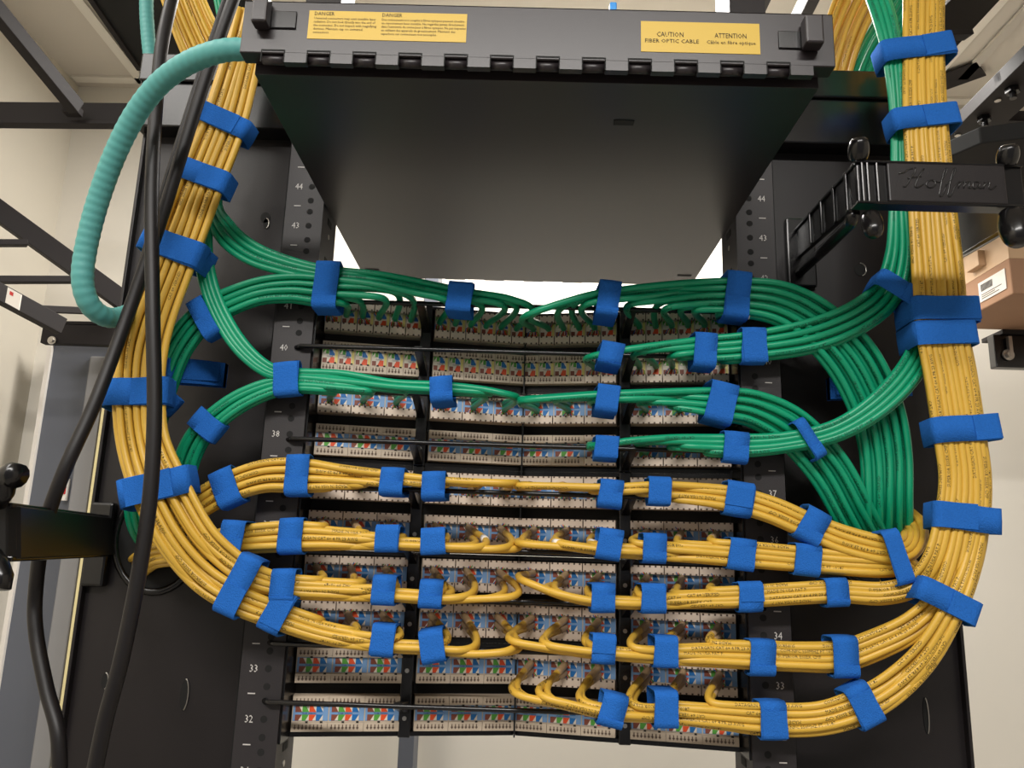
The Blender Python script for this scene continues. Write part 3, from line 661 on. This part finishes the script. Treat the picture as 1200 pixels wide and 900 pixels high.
# ---- bundles running down behind the frame
group('yellow', 'yellow cables behind the frame at top left', [(200, -40, .22, 22, 0), (222, 20, .22, 24, 0), (248, 80, .22, 26, 0), (262, 130, .22, 26, 0)], 15, None, 0, 1, (5, 3), label='yellow network cable dropping behind the cross bar at top left', prints=.4)
group('green', 'green cables behind the frame at top left', [(256, -40, .2, 13, 0), (268, 20, .2, 13, 0), (278, 80, .2, 12, 0), (280, 130, .2, 12, 0)], 6, None, 0, 1, (3, 2), label='green network cable dropping behind the enclosure at top left', prints=0)
group('yellow', 'yellow cables behind the frame at top right', [(1040, -60, .16, 24, 0), (1005, 0, .17, 24, 0), (985, 50, .18, 22, 0), (972, 100, .19, 22, 0), (968, 140, .19, 22, 0)], 15, None, 0, 1, (5, 3), label='yellow network cable dropping behind the enclosure at top right', prints=.5)
group('green', 'green cables behind the frame at top right', [(1085, -40, .2, 26, 0), (1050, 15, .2, 26, 0), (1022, 60, .2, 24, 0), (1005, 105, .2, 22, 0), (1000, 140, .2, 22, 0)], 14, None, 0, 1, (6, 3), label='green network cable fanning down behind the frame at top right', prints=0)

# ---------------------------------------------------------------- big black power cables and teal conduits
def big(name, label, cat, wp, rpx, m, ribs=0, nside=16):
    d = catmull([(*p, 0) for p in wp], 3); pts = [PY(p[0], p[1], p[2]) for p in d]
    r = rpx*scale_at(wp[len(wp)//2][0], wp[len(wp)//2][1], wp[len(wp)//2][2])
    L = [0]
    for a, b in zip(pts, pts[1:]): L.append(L[-1]+(b-a).length)
    if ribs:      # resample finely so the corrugation is real
        n = int(L[-1]/(ribs/6)); out = []; k = 0
        for i in range(n+1):
            s = L[-1]*i/n
            while k < len(L)-2 and L[k+1] < s: k += 1
            out.append(pts[k].lerp(pts[k+1], (s-L[k])/max(L[k+1]-L[k], 1e-9)))
        mb = MB(); mb.tube(out, r, nside, m, rf=lambda i: r*(1+.02*math.sin(2*math.pi*i/6)))
    else:
        mb = MB(); mb.tube(pts, r, nside, m)
    return tag(mb.build(name, recalc=False), label, cat)
big('power_cable', 'thick black cable hanging in front of the left yellow trunk, reaching the bottom edge', 'cable',
    [(212, -40, -.10), (192, 40, -.115), (184, 110, -.12), (178, 220, -.125), (179, 360, -.13), (181, 480, -.13), (176, 580, -.13), (163, 670, -.13), (143, 770, -.13), (122, 850, -.13), (104, 940, -.13)], 8.5, 'black_jacket')
big('power_cable', 'second black cable crossing from the enclosure corner to lower left', 'cable',
    [(292, -50, -.11), (266, 20, -.11), (240, 95, -.105), (213, 180, -.1), (188, 260, -.095), (158, 345, -.095), (135, 410, -.1), (108, 480, -.11), (74, 555, -.12), (52, 620, -.11), (42, 690, -.08), (42, 740, -.08), (54, 805, -.09), (68, 860, -.1), (70, 930, -.1)], 8, 'black_jacket')
big('power_cable', 'thin black cable running close beside the crossing black cable', 'cable',
    [(280, -50, -.08), (254, 30, -.08), (232, 95, -.08), (205, 180, -.08), (180, 262, -.075), (160, 330, -.07), (140, 395, -.075), (112, 462, -.085), (80, 530, -.09)], 4, 'black_jacket')
big('flexible_conduit', 'thick teal corrugated conduit arching left from the fiber enclosure corner', 'conduit',
    [(312, 60, -.20), (288, 58, -.2), (258, 60, -.2), (222, 73, -.19), (188, 97, -.175), (160, 132, -.16), (136, 178, -.145), (115, 235, -.13), (101, 290, -.12), (97, 330, -.115), (106, 358, -.105), (126, 372, -.085), (150, 368, -.05), (172, 352, -.01)], 12.2, 'teal_conduit', ribs=.0075, nside=24)
big('flexible_conduit', 'narrower teal conduit hanging down behind the black cables at top left', 'conduit',
    [(172, -40, .16), (172, 20, .16), (178, 80, .16), (190, 140, .16), (197, 200, .16), (198, 270, .16), (200, 330, .16)], 8, 'teal_conduit', ribs=.0075)

# ---------------------------------------------------------------- hook-and-loop straps
def strap(a, b, wpx, label, Y=Yr, D=.0115, tail=None, gp='blue straps'):
    A, B = PY(*a, Y), PY(*b, Y); c = (A+B)/2; ax = (B-A)/2; hl = ax.length+.0004; ax.normalize()
    dp = Vector((0, 1, 0)); dp = (dp-ax*dp.dot(ax)).normalized()     # depth axis
    pd = ax.cross(dp).normalized()
    sc = scale_at((a[0]+b[0])/2, (a[1]+b[1])/2, Y); hw = wpx*sc/2
    near = []
    for cb_ in CABS:
        for p in cb_:
            q = p-c
            if abs(q.dot(pd)) < hw*1.05 and abs(q.dot(ax)) < hl+.0015 and abs(q.dot(dp)) < (.026 if D > .0155 else .022): near.append((q.dot(ax), q.dot(dp)))
    if len(near) > 4:
        d0, d1 = min(q[1] for q in near), max(q[1] for q in near); a0, a1 = min(q[0] for q in near), max(q[0] for q in near)
        D = (d1-d0)/2+RC*1.1+.0003; c = c+dp*((d0+d1)/2)
        lo, hi = min(-hl+.0015, a0-RC*1.1), max(hl-.0015, a1+RC*1.1)
        lo, hi = max(lo, -hl-.0055), min(hi, hl+.0055); c = c+ax*((lo+hi)/2); hl = (hi-lo)/2
    N = 72; th = .0011; ph = random.uniform(-.3, .3)
    def sec(t, off):              # rounded rectangle, walked by arc length from the +ax side
        h, d = hl+off, D+off; rc = min(.0046+off, h, d); a_, b_ = h-rc, d-rc; q = math.pi/2*rc
        segs = [b_, q, 2*a_, q, 2*b_, q, 2*a_, q, b_]; L = sum(segs); s_ = (t/(2*math.pi) % 1)*L; i = 0
        while i < 8 and s_ > segs[i]: s_ -= segs[i]; i += 1
        if i == 0: x, y = h, s_
        elif i == 2: x, y = a_-s_, d
        elif i == 4: x, y = -h, b_-s_
        elif i == 6: x, y = -a_+s_, -d
        elif i == 8: x, y = h, -b_+s_
        else:
            k = (i-1)//2; cx, cy = [(a_, b_), (-a_, b_), (-a_, -b_), (a_, -b_)][k]; an = k*math.pi/2+s_/rc
            x, y = cx+rc*math.cos(an), cy+rc*math.sin(an)
        return ax*x+dp*y
    vs = []; sk = random.uniform(-.05, .05)
    rings = []
    for off, ww in ((0, -1), (0, 1), (th, 1), (th, .0), (th, -1)):
        rings.append([c+sec(2*math.pi*i/N, off+(.0003 if (ww == 0) else 0))+pd*(hw*ww+hw*.06*math.sin(2*math.pi*i/N*2+ph)+sk*hw*math.cos(2*math.pi*i/N)) for i in range(N)])
    for r_ in rings: vs += r_
    K = len(rings); fs = []
    for k in range(K):
        k2 = (k+1) % K
        for i in range(N): fs.append((k*N+i, k*N+(i+1) % N, k2*N+(i+1) % N, k2*N+i))
    t = thing('cable_strap', label, 'cable strap', c, gp)
    mb = MB(); mb.add(vs, fs, 'blue_fabric', True); mb.build('band', t)
    # overlapping end
    t0 = tail if tail is not None else random.uniform(math.pi*1.05, math.pi*1.7); t1 = t0+random.uniform(1.3, 2.2)
    n2 = 30; vs = []; hw2 = hw*.97; skew = random.uniform(-.12, .12)
    for off, ww in ((th*1.05, -1), (th*1.05, 1), (th*1.95, 1), (th*1.95, -1)):
        for i in range(n2+1):
            tt = t0+(t1-t0)*i/n2; vs.append(c+sec(tt, off)+pd*(hw2*ww+hw*skew*(i/n2)))
    M_ = n2+1; fs = []
    for k in range(4):
        k2 = (k+1) % 4
        for i in range(n2): fs.append((k*M_+i, k*M_+i+1, k2*M_+i+1, k2*M_+i))
    fs += [(0, M_, 2*M_, 3*M_), (n2, M_+n2, 2*M_+n2, 3*M_+n2)]
    mb = MB(); mb.add(vs, fs, 'blue_fabric', False); mb.build('overlap_end', t)
    return t
gT = 'blue straps on the trunks'; gR = 'blue straps on the row bundles'
ST = [
 # left trunk
 ((234, 134), (289, 158), 24, 'blue strap on the left trunk just below the fiber enclosure corner', Yt, .017),
 ((207, 199), (264, 218), 26, 'blue strap on the left trunk, second below the enclosure, above the green branch', Yt, .017),
 ((176, 283), (232, 303), 30, 'blue strap on the left trunk beside the green branches leaving it', Yt, .017),
 ((132, 463), (200, 461), 32, 'blue strap on the left trunk level with the third green row', Yt, .019),
 ((149, 581), (221, 563), 33, 'blue strap at the bottom bend of the left trunk above the grommet', -.05, .018),
 ((263, 72), (292, 68), 8, 'short piece of blue strap showing beside the enclosure hinge corner', -.04, .016),
 # green left
 ((231, 356), (251, 390), 20, 'blue strap on the green arch behind the left trunk', -.02, .0105),
 ((186, 462), (206, 480), 24, 'blue strap low on the green arch, half hidden by the left trunk', -.011, .0105),
 ((386, 313), (382, 363), 28, 'tall blue strap on the top left green bundle at the rail', -.022, .0105),
 ((541, 338), (538, 368), 29, 'blue strap on the top left green bundle near the rack centre', Yr, .0105),
 ((337, 430), (338, 461), 29, 'blue strap where two green bundles meet at the left rail', -.022, .010),
 ((518, 446), (520, 474), 26, 'blue strap on the third-row green bundle, left of the rack centre', Yr, .010),
 ((229, 487), (258, 510), 26, 'blue strap on the rising green bundle above the left grommet', -.018, .0105),
 # green right
 ((713, 336), (709, 374), 25, 'blue strap on the top right green bundle near the rack centre', Yr, .0115),
 ((863, 326), (860, 373), 28, 'blue strap on the top right green bundle at the right rail', Yr, .0125),
 ((716, 408), (712, 431), 27, 'blue strap at the inner tip of the second-row green bundle', Yr, .0095),
 ((825, 391), (824, 431), 26, 'middle blue strap of three on the second-row green bundle', Yr, .0095),
 ((880, 387), (882, 425), 28, 'blue strap on the second-row green bundle beside the right rail', -.024, .0095),
 ((1020, 333), (1063, 358), 22, 'blue strap on the green bundle where it turns up to the right trunk', -.03, .011),
 ((711, 458), (708, 486), 26, 'blue strap on the third-row green bundle, right of the rack centre', Yr, .0105),
 ((846, 457), (838, 495), 32, 'tilted blue strap on the third-row green bundle at the right rail', -.022, .0125),
 ((709, 514), (708, 541), 27, 'blue strap at the inner tip of the fourth-row green bundle', Yr, .010),
 ((861, 509), (860, 542), 29, 'blue strap on the fourth-row green bundle at the right rail', -.024, .010),
 ((936, 500), (956, 530), 14, 'small blue strap partly hidden where two green bundles cross', -.030, .010),
 # yellow row 5
 ((352, 536), (350, 581), 27, 'tall blue strap on the fifth-row yellow bundle at the left rail', -.022, .012),
 ((262, 556), (276, 592), 28, 'blue strap on the fifth-row yellow bundle near the left trunk', -.02, .012),
 ((463, 553), (461, 581), 27, 'blue strap on the fifth-row yellow bundle, left of the divider bar', Yr, .012),
 ((510, 554), (510, 586), 27, 'blue strap on the fifth-row yellow bundle, right of the left divider bar', Yr, .012),
 ((714, 566), (712, 595), 27, 'blue strap on the right fifth-row yellow bundle nearest the centre', Yr, .012),
 ((770, 561), (770, 593), 26, 'second blue strap on the right fifth-row yellow bundle from the centre', Yr, .012),
 ((866, 566), (862, 605), 32, 'blue strap on the right fifth-row yellow bundle at the rail', -.023, .012),
 ((956, 600), (940, 633), 29, 'tilted blue strap on the sloping yellow bundle beside rail number 36', -.026, .012),
 # row 6
 ((284, 614), (279, 651), 27, 'blue strap on the sixth-row yellow bundle near the left trunk', -.02, .012),
 ((344, 607), (343, 648), 28, 'blue strap on the sixth-row yellow bundle at the left rail', -.022, .012),
 ((458, 619), (457, 646), 27, 'blue strap on the sixth-row yellow bundle, left of the divider bar', Yr, .012),
 ((509, 620), (510, 650), 28, 'blue strap on the sixth-row yellow bundle, right of the left divider bar', Yr, .012),
 ((714, 620), (710, 655), 28, 'blue strap on the right sixth-row yellow bundle nearest the centre', Yr, .012),
 ((764, 625), (764, 657), 27, 'second blue strap on the right sixth-row yellow bundle from the centre', Yr, .012),
 ((867, 632), (865, 668), 30, 'blue strap on the right sixth-row yellow bundle at the rail', -.022, .012),
 ((943, 638), (942, 674), 30, 'blue strap on the right sixth-row yellow bundle beyond the rail', -.025, .012),
 ((1034, 630), (1050, 676), 20, 'blue strap round the yellow loops turning into the right grommet', -.032, .014),
 # row 7
 ((297, 657), (271, 711), 28, 'large blue strap on the lower bend of the left trunk', -.042, .017),
 ((337, 670), (335, 702), 28, 'blue strap on the seventh-row yellow bundle, touching the strap below', -.03, .0125),
 ((454, 677), (452, 706), 27, 'blue strap on the seventh-row yellow bundle, left of the divider bar', Yr, .012),
 ((508, 679), (506, 709), 27, 'blue strap on the seventh-row yellow bundle, right of the left divider bar', Yr, .012),
 ((704, 683), (705, 716), 27, 'blue strap on the right seventh-row yellow bundle nearest the centre', Yr, .012),
 ((762, 687), (763, 717), 28, 'second blue strap on the right seventh-row yellow bundle from the centre', Yr, .012),
 ((875, 682), (878, 717), 28, 'blue strap on the right seventh-row yellow bundle at the rail', -.022, .012),
 ((974, 677), (978, 709), 26, 'blue strap on the seventh-row yellow bundle below the right loops', -.026, .012),
 # row 8
 ((336, 702), (317, 740), 27, 'tilted blue strap on the eighth-row yellow bundle below the left bend', -.03, .0125),
 ((453, 734), (450, 766), 27, 'blue strap on the eighth-row yellow bundle, left of the divider bar', Yr, .012),
 ((506, 736), (511, 770), 28, 'blue strap on the eighth-row yellow bundle, right of the left divider bar', Yr, .012),
 ((706, 742), (705, 776), 27, 'blue strap on the right eighth-row yellow bundle nearest the centre', Yr, .012),
 ((777, 752), (777, 781), 27, 'second blue strap on the right eighth-row yellow bundle from the centre', Yr, .012),
 ((889, 750), (891, 790), 29, 'blue strap on the right eighth-row yellow bundle beside rail number 34', -.022, .012),
 ((983, 750), (987, 792), 29, 'blue strap on the eighth-row yellow bundle before it meets the trunk', -.026, .012),
 # row 9
 ((719, 810), (712, 847), 29, 'tilted blue strap on the lowest yellow bundle nearest the centre', Yr, .012),
 ((777, 816), (778, 849), 27, 'second blue strap on the lowest yellow bundle from the centre', Yr, .012),
 ((901, 821), (904, 865), 30, 'blue strap on the lowest yellow bundle below rail number 33', -.022, .012),
 ((995, 802), (1020, 848), 29, 'blue strap on the lowest yellow bundle where it swings up', -.034, .013),
 # right trunk
 ((1077, 691), (1132, 717), 28, 'blue strap where the right trunk gathers the row bundles', -.047, .020),
 ((1096, 604), (1158, 611), 30, 'blue strap on the right trunk, lowest on its straight part', Yt, .020),
 ((1093, 507), (1156, 502), 30, 'blue strap on the right trunk against the pale wall', Yt, .020),
 ((1070, 366), (1133, 366), 28, 'upper of two touching blue straps on the right trunk', Yt, .020),
 ((1071, 395), (1136, 392), 28, 'lower of two touching blue straps on the right trunk', Yt, .020),
 ((1041, 148), (1110, 140), 27, 'blue strap on the right trunk just above the black ring', Yt, .020),
 ((1031, 68), (1107, 57), 27, 'highest full blue strap on the right trunk near the top edge', -.04, .019),
]
for s in ST:
    strap(s[0], s[1], s[2], s[3], s[4], s[5], gp=(gT if 'trunk' in s[3] and 'near the' not in s[3] else gR))
# loop ties anchored to the side plates
def loop_tie(a, b, hpx, label, Y0, Y1):
    A, B = PY(*a, Y0), PY(*b, Y1); t = thing('cable_strap', label, 'cable strap', A, 'blue loop ties on the side plates')
    h = hpx*scale_at(*a, Y0)/2; n = 16; m = MB(); top = []
    d = (B-A)
    loop = []
    for i in range(n+1):
        f = i/n; loop.append(A+d*f+Vector((0, -.003-.004*math.sin(math.pi*f), 0)))
    for i in range(n+1):
        f = 1-i/n; loop.append(A+d*f+Vector((0, .006, 0)))
    vs = []
    for o_ in (0, .0015):
        for p in loop: vs += [p+Vector((0, -o_, -h)), p+Vector((0, -o_, h))]
    k = len(loop); fs = []
    for j in range(2):
        for i in range(k-1): fs.append((j*2*k+2*i, j*2*k+2*i+1, j*2*k+2*i+3, j*2*k+2*i+2))
    for i in range(k-1):
        fs.append((2*i, 2*i+2, 2*k+2*i+2, 2*k+2*i)); fs.append((2*i+1, 2*k+2*i+1, 2*k+2*i+3, 2*i+3))
    m.add(vs, fs, 'blue_fabric'); m.build('band', t)
    C = A+d*.55; m = MB(); m.obox(C+Vector((0, -.0095, .001)), d*.4, (0, .0007, 0), (0, 0, h*.8), 'blue_fabric'); m.build('overlap_end', t, .0004)
loop_tie((190, 434), (264, 440), 30, 'long blue loop tie held in a slot of the left plate, behind the trunk', -.02, .045)
loop_tie((1066, 452), (971, 456), 26, 'long blue loop tie on the right plate behind the green cables', .022, .03)

# ================================================================== FIBER ENCLOSURE
def enclosure():
    x0, x1, y0, y1, zb, zt = -.2165, .2185, -.235, .221, 1.993, 2.040
    t = thing('fiber_enclosure', 'wide black rack-mount fiber enclosure with hinged cover and yellow warning labels', 'enclosure', (0, 0, zb))
    m = MB()
    m.box(x0, y0, zb, x1, y1, zt, 'box_black')
    # small slots in the underside
    for q, w_, h_ in (((731, 144), .0085, .004), ((436, 316), .009, .0028), ((802, 323), .009, .0028)):
        c = PZ(*q, zb-.0003); m.box(c.x-w_, c.y-h_, zb-.0004, c.x+w_, c.y+h_, zb, 'deep_black')
    for i in range(7):
        xx = -.16+i*.052; m.box(xx, y1, zb, xx+.026, y1+.002, zb+.002, 'box_black')
    m.build('body', t, .0008)
    # cover
    f0, f1 = -.251, -.2365; zc0, zc1 = 2.001, 2.046; X0, X1 = -.224, .226
    m = MB(); m.box(X0, f0, zc0, X1, f1, zc1, 'box_black'); m.box(X0, f0, zc1-.002, X1, y0+.02, zc1, 'box_black')
    m.build('front_cover', t, .0008)
    m = MB(); n = 24; w_ = (X1-X0-.034)/n
    for i in range(n):
        xa = X0+.017+i*w_
        if i % 2 == 0: m.tube([(xa, -.2455, 1.9985), (xa+w_, -.2455, 1.9985)], .0036, 12, 'box_black')
        else: m.box(xa, f0, 1.9935, xa+w_, f0+.006, 2.0015, 'box_black')
    m.build('hinge', t)
    m = MB()
    for i in range(n):
        xa = X0+.017+i*w_
        if i % 2 == 0: m.box(xa+.0005, f0-.0002, 2.0026, xa+w_-.0005, f0+.001, 2.0040, 'deep_black')
        m.box(xa-.0004, f0-.0002, 1.9935, xa+.0004, f0+.001, 2.0040, 'deep_black')
    m.build('hinge_gap', t)
    def latch(px, dirn):
        c = PY(*px, f0)
        m = MB(); m.box(c.x-.0155, f0-.0015, c.z-.0075, c.x+.0155, f0, c.z+.0075, 'gloss_black'); L = m.build('latch', t, .0008)
        m = MB(); m.box(c.x-.0150+(0 if dirn < 0 else .016), f0-.013, c.z-.010, c.x-.0035+(0 if dirn < 0 else .018), f0-.0015, c.z+.014, 'box_black')
        o = m.build('latch_tab', None, .0015); o.parent = L; o.matrix_parent_inverse = L.matrix_world.inverted()
        o.matrix_parent_inverse = Matrix.Identity(4)
    latch((324, 24), -1); latch((936, 48), 1)
    def wlabel(tl, br, items, nm):
        a, b = PY(*tl, f0), PY(*br, f0)
        m = MB(); m.box(a.x, f0-.0004, b.z, b.x, f0, a.z, 'label_yellow'); L = m.build('warning_label', t)
        L['label'] = nm
        m = MB()
        for s, fx, fz, hgt, wd in items:
            text_flat(m, s, (a.x+(b.x-a.x)*fx, f0-.0006, a.z-(a.z-b.z)*fz), (1, 0, 0), (0, 0, 1), hgt, 'ink_black', width=wd)
        o = m.build('printed_text'); o.parent = L
    e = ['Unmated connectors may emit invisible laser', 'radiation. Do not look directly into the end of', 'the connector. Do not inspect with magnifying', 'devices. Maintain cap on unmated', 'connectors.']
    fr = ['Des connecteurs non couplés à fibres optiques peuvent émettre', 'un rayonnement laser invisible. Ne regardez jamais directement', "dans l'extrémité du connecteur à fibres optiques. Ne pas inspecter", 'en utilisant des appareils de grossissement. Maintenir des', 'capuchons sur connecteurs non accouplés.']
    we = [.0475, .047, .048, .0375, .0125]; wf = [.063, .063, .0645, .0565, .0425]
    items = [('DANGER', .033, .17, .0045, .0155), ('DANGER', .462, .17, .0045, .0155)]
    for i in range(5): items.append((e[i], .033, .31+.125*i, .0029, we[i])); items.append((fr[i], .462, .31+.125*i, .0029, wf[i]))
    wlabel((363, 12.5), (546, 50), items, 'long yellow DANGER label in English and French')
    items = [('CAUTION', .13, .50, .0058, .0205), ('FIBER OPTIC CABLE', .03, .70, .0046, .041), ('ATTENTION', .62, .50, .0058, .0240), ('Câble en fibre optique', .55, .70, .0042, .0370)]
    wlabel((751, 25), (891, 64), items, 'yellow CAUTION FIBER OPTIC CABLE label')
enclosure()
def pack():
    t = thing('plastic_pack', 'clear crinkled plastic pack with bright blue rim on top of the enclosure', 'plastic bag', (.03, -.1, 2.046))
    m = MB(); pts = []
    n = 24; vs = []; N = 8
    for j in range(N):
        f = j/(N-1); rr = .028*(1-.12*abs(math.sin(5*f)))
        for i in range(n):
            a = 2*math.pi*i/n; r2 = rr*(1+.05*math.sin(7*a+9*f)); vs.append((.0+.065*f, -.16+r2*math.cos(a), 2.0695+r2*.83*math.sin(a)))
    fs = [(j*n+i, j*n+(i+1) % n, (j+1)*n+(i+1) % n, (j+1)*n+i) for j in range(N-1) for i in range(n)]+[tuple(range(n)), tuple((N-1)*n+i for i in range(n))]
    m.add(vs, fs, 'clear_plastic', True); m.build('clear_wrap', t)
    m = MB(); m.box(.033, -.19, 2.0462, .069, -.13, 2.0485, 'pack_blue'); m.box(.063, -.19, 2.0462, .069, -.13, 2.1, 'pack_blue'); m.build('blue_rim', t, .001)
pack()

# ================================================================== CABLE RINGS
def horn(mb, base, tip, w_, m='gloss_black', bend=(0, -.01, 0)):
    base, tip = Vector(base), Vector(tip); pts = []
    for i in range(9):
        f = i/8; pts.append(base.lerp(tip, f)+Vector(bend)*math.sin(math.pi*.5*f)**2)
    k = len(pts); mb.tube(pts, w_, 14, m, rf=lambda i: w_*(.72+.3*math.sin(math.pi*min(1, (i+1)/k)) if i < k-1 else .55))
def ring_right():
    Yf = -.17
    t = thing('cable_ring', 'glossy black plastic cable ring with embossed script bar, around the right trunk', 'cable ring', PY(940, 300, .06))
    a, b, c, d = PY(1003, 190, Yf), PY(1180, 193, Yf), PY(1180, 238, Yf), PY(1003, 238, Yf)
    zt, zb = a.z, d.z; xl, xr = a.x, b.x
    m = MB()
    m.box(xl, Yf, zb, xr+.012, Yf+.006, zt, 'gloss_black'); m.box(xl-.002, Yf-.003, zt-.0015, xr+.012, Yf+.008, zt+.001, 'gloss_black'); m.box(xl-.002, Yf-.003, zb-.001, xr+.012, Yf+.012, zb+.0015, 'gloss_black')
    x2 = PY(1038, 200, Yf).x; x3 = PY(1178, 200, Yf).x
    m.box(x2, Yf-.003, zb+.001, x3-.002, Yf, zt-.001, 'black_powder')
    for f in (.12, .3, .62): xx = xl+(x2-xl)*f; m.box(xx, Yf-.0025, zb, xx+.0025, Yf, zt, 'gloss_black')
    m.build('retaining_bar', t, .0012)
    m = MB()      # raised script lettering
    STK = [[(.0, 2.3), (.7, 2.5), (1.1, 3.0), (1.7, 3.2)], [(2.0, 3.4), (1.9, 2.6), (1.2, 1.2), (.7, .1), (.4, .2)], [(3.0, 3.2), (2.5, 2.3), (2.0, 1.0), (1.8, .1), (2.2, .1), (2.8, .6)], [(1.0, 1.5), (1.7, 1.7), (2.6, 1.9)],
           [(3.9, 1.3), (3.4, 1.2), (3.1, .6), (3.3, .1), (3.8, .1), (4.2, .7), (4.1, 1.2), (3.9, 1.3), (4.6, 1.0)],
           [(4.6, 1.0), (5.3, 2.0), (5.7, 3.2), (5.5, 3.3), (5.1, 2.0), (4.7, .0), (4.5, -1.2), (4.8, -1.3), (5.2, -.2), (5.4, .5)],
           [(5.4, .5), (6.2, 1.8), (6.7, 3.2), (6.5, 3.3), (6.1, 2.0), (5.7, .0), (5.5, -1.2), (5.8, -1.3), (6.2, -.2), (6.5, .5), (7.0, 1.1)],
           [(7.0, 1.2), (6.8, .1)], [(6.9, .6), (7.4, 1.2), (7.6, 1.1), (7.4, .1)], [(7.5, .6), (8.0, 1.2), (8.2, 1.1), (8.0, .2), (8.3, .2)],
           [(9.2, 1.2), (8.7, 1.2), (8.5, .6), (8.6, .1), (9.0, .3), (9.4, 1.2), (9.2, .2), (9.5, .2)],
           [(9.9, 1.2), (9.7, .1)], [(9.8, .6), (10.3, 1.2), (10.5, 1.0), (10.3, .2), (10.7, .1), (11.2, .6)]]
    kx = (x3-x2)*.80/11.2; kz = (zt-zb)*.145; ox = x2+(x3-x2)*.09; oz = zb+(zt-zb)*.37
    for st in STK:
        dn = catmull([(p[0]*10, p[1]*10) for p in st], 4)
        m.tube([(ox+p[0]/10*kx, Yf-.003, oz+p[1]/10*kz) for p in dn], .00075, 6, 'rod_black')
    m.build('embossed_name', t)
    # arms back to the plate
    base = PY(950, 265, .055); base2 = PY(925, 340, .055)
    m = MB()
    A1, A2 = Vector((xl, Yf, zt)), Vector((xl, Yf, zb)); B1 = PY(933, 268, .055); B2 = Vector((B1.x, B1.y, B1.z-.034))
    m.prism([A1, A2, B2, B1], (.005, .002, 0), 'gloss_black')
    for f in (.12, .3, .5, .7):
        p = A1.lerp(B1, f); q = A2.lerp(B2, f); m.bar(p+Vector((-.001, 0, 0)), q+Vector((-.001, 0, 0)), .004, .003, 'gloss_black', up=(0, 1, 0))
    m.prism([A1+Vector((-.002, 0, 0)), A1+Vector((-.002, 0, -.003)), B1+Vector((-.002, 0, -.003)), B1+Vector((-.002, 0, 0))], (.009, 0, 0), 'gloss_black')
    m.build('arm', t, .0008)
    K1, K2 = PY(1100, 236, .045), PY(1108, 312, .045)
    m = MB(); m.prism([Vector((xr+.008, Yf, zt)), Vector((xr+.008, Yf, zb-.012)), K2, K1], (.004, .001, 0), 'satin_black'); m.tube([Vector((xr+.006, Yf, zb-.012)), K2+Vector((-.002, 0, 0))], .0025, 8, 'gloss_black'); m.build('arm', t, .0008)
    m = MB(); m.box(B1.x-.012, .052, B2.z-.035, B1.x+.02, .06, B1.z+.012, 'gloss_black'); m.build('base_plate', t, .002)
    m = MB(); m.tube([PY(938, 318, .05), PY(965, 293, -.04), PY(996, 262, -.13), PY(1000, 250, -.15)], .0055, 12, 'gloss_black'); m.build('lower_rod', t)
    for q, tip in (((1006, 188), (1004, 164)), ((1180, 194), (1179, 172)), ((1020, 252), (1022, 278)), ((1186, 250), (1190, 288))):
        m = MB(); up = tip[1] < q[1]
        horn(m, PY(*q, Yf+.002), PY(*tip, Yf-.004), .0085 if q[0] < 1185 else .012, bend=(0, -.004, 0)); m.build('retaining_finger', t)
ring_right()
def ring_left():
    t = thing('cable_ring', 'glossy black plastic cable ring arm reaching out past the left edge', 'cable ring', PY(117, 640, .06))
    m = MB(); a, b = PY(93, 688, .05), PY(121, 688, .05); a.z = PY(110, 588, .05).z
    m.box(a.x, .048, b.z, b.x, .06, a.z, 'gloss_black'); m.build('base_plate', t, .003)
    Yf = -.2
    N1, N2 = PY(8, 592, Yf), PY(8, 655, Yf); B1, B2 = PY(123, 606, .045), PY(124, 650, .045); E1, E2 = PY(-40, 583, Yf-.02), PY(-40, 660, Yf-.02)
    m = MB(); m.prism([N1, B1, B2, N2], (.003, .012, 0), 'satin_black'); m.prism([E1, N1, N2, E2], (.0, .012, 0), 'satin_black')
    for p, q in ((N1, B1), (N2, B2), (E1, N1), (E2, N2)): m.bar(p, q, .004, .007, 'gloss_black')
    m.build('arm', t, .001)
    def on(P, Q, x):
        lo, hi = 0, 1
        for _ in range(30):
            f = (lo+hi)/2
            if proj(P.lerp(Q, f))[0] < x: lo = f
            else: hi = f
        return P.lerp(Q, f)
    t1, t2, b1, b2 = on(N1, B1, 14), on(N1, B1, 88), on(N2, B2, 14), on(N2, B2, 88)
    m = MB(); o_ = Vector((.004, -.0012, 0))
    m.prism([t1.lerp(b1, .17)+o_, t2.lerp(b2, .17)+o_, t2.lerp(b2, .83)+o_, t1.lerp(b1, .83)+o_], (-.0006, .001, 0), 'smoke_reflection'); m.build('clip_window', t, .0006)
    m = MB(); m.tube([PY(-8, 588, Yf-.01), PY(2, 575, Yf-.012), PY(5, 562, Yf-.014), PY(15, 556, Yf-.016), PY(21, 558, Yf-.018)], .009, 12, 'gloss_black'); m.build('retaining_finger', t)
    m = MB(); m.tube([PY(-10, 652, Yf-.01), PY(-2, 664, Yf-.012), PY(2, 675, Yf-.014), PY(-1, 690, Yf-.016)], .0075, 12, 'gloss_black'); m.build('retaining_finger', t)
ring_left()
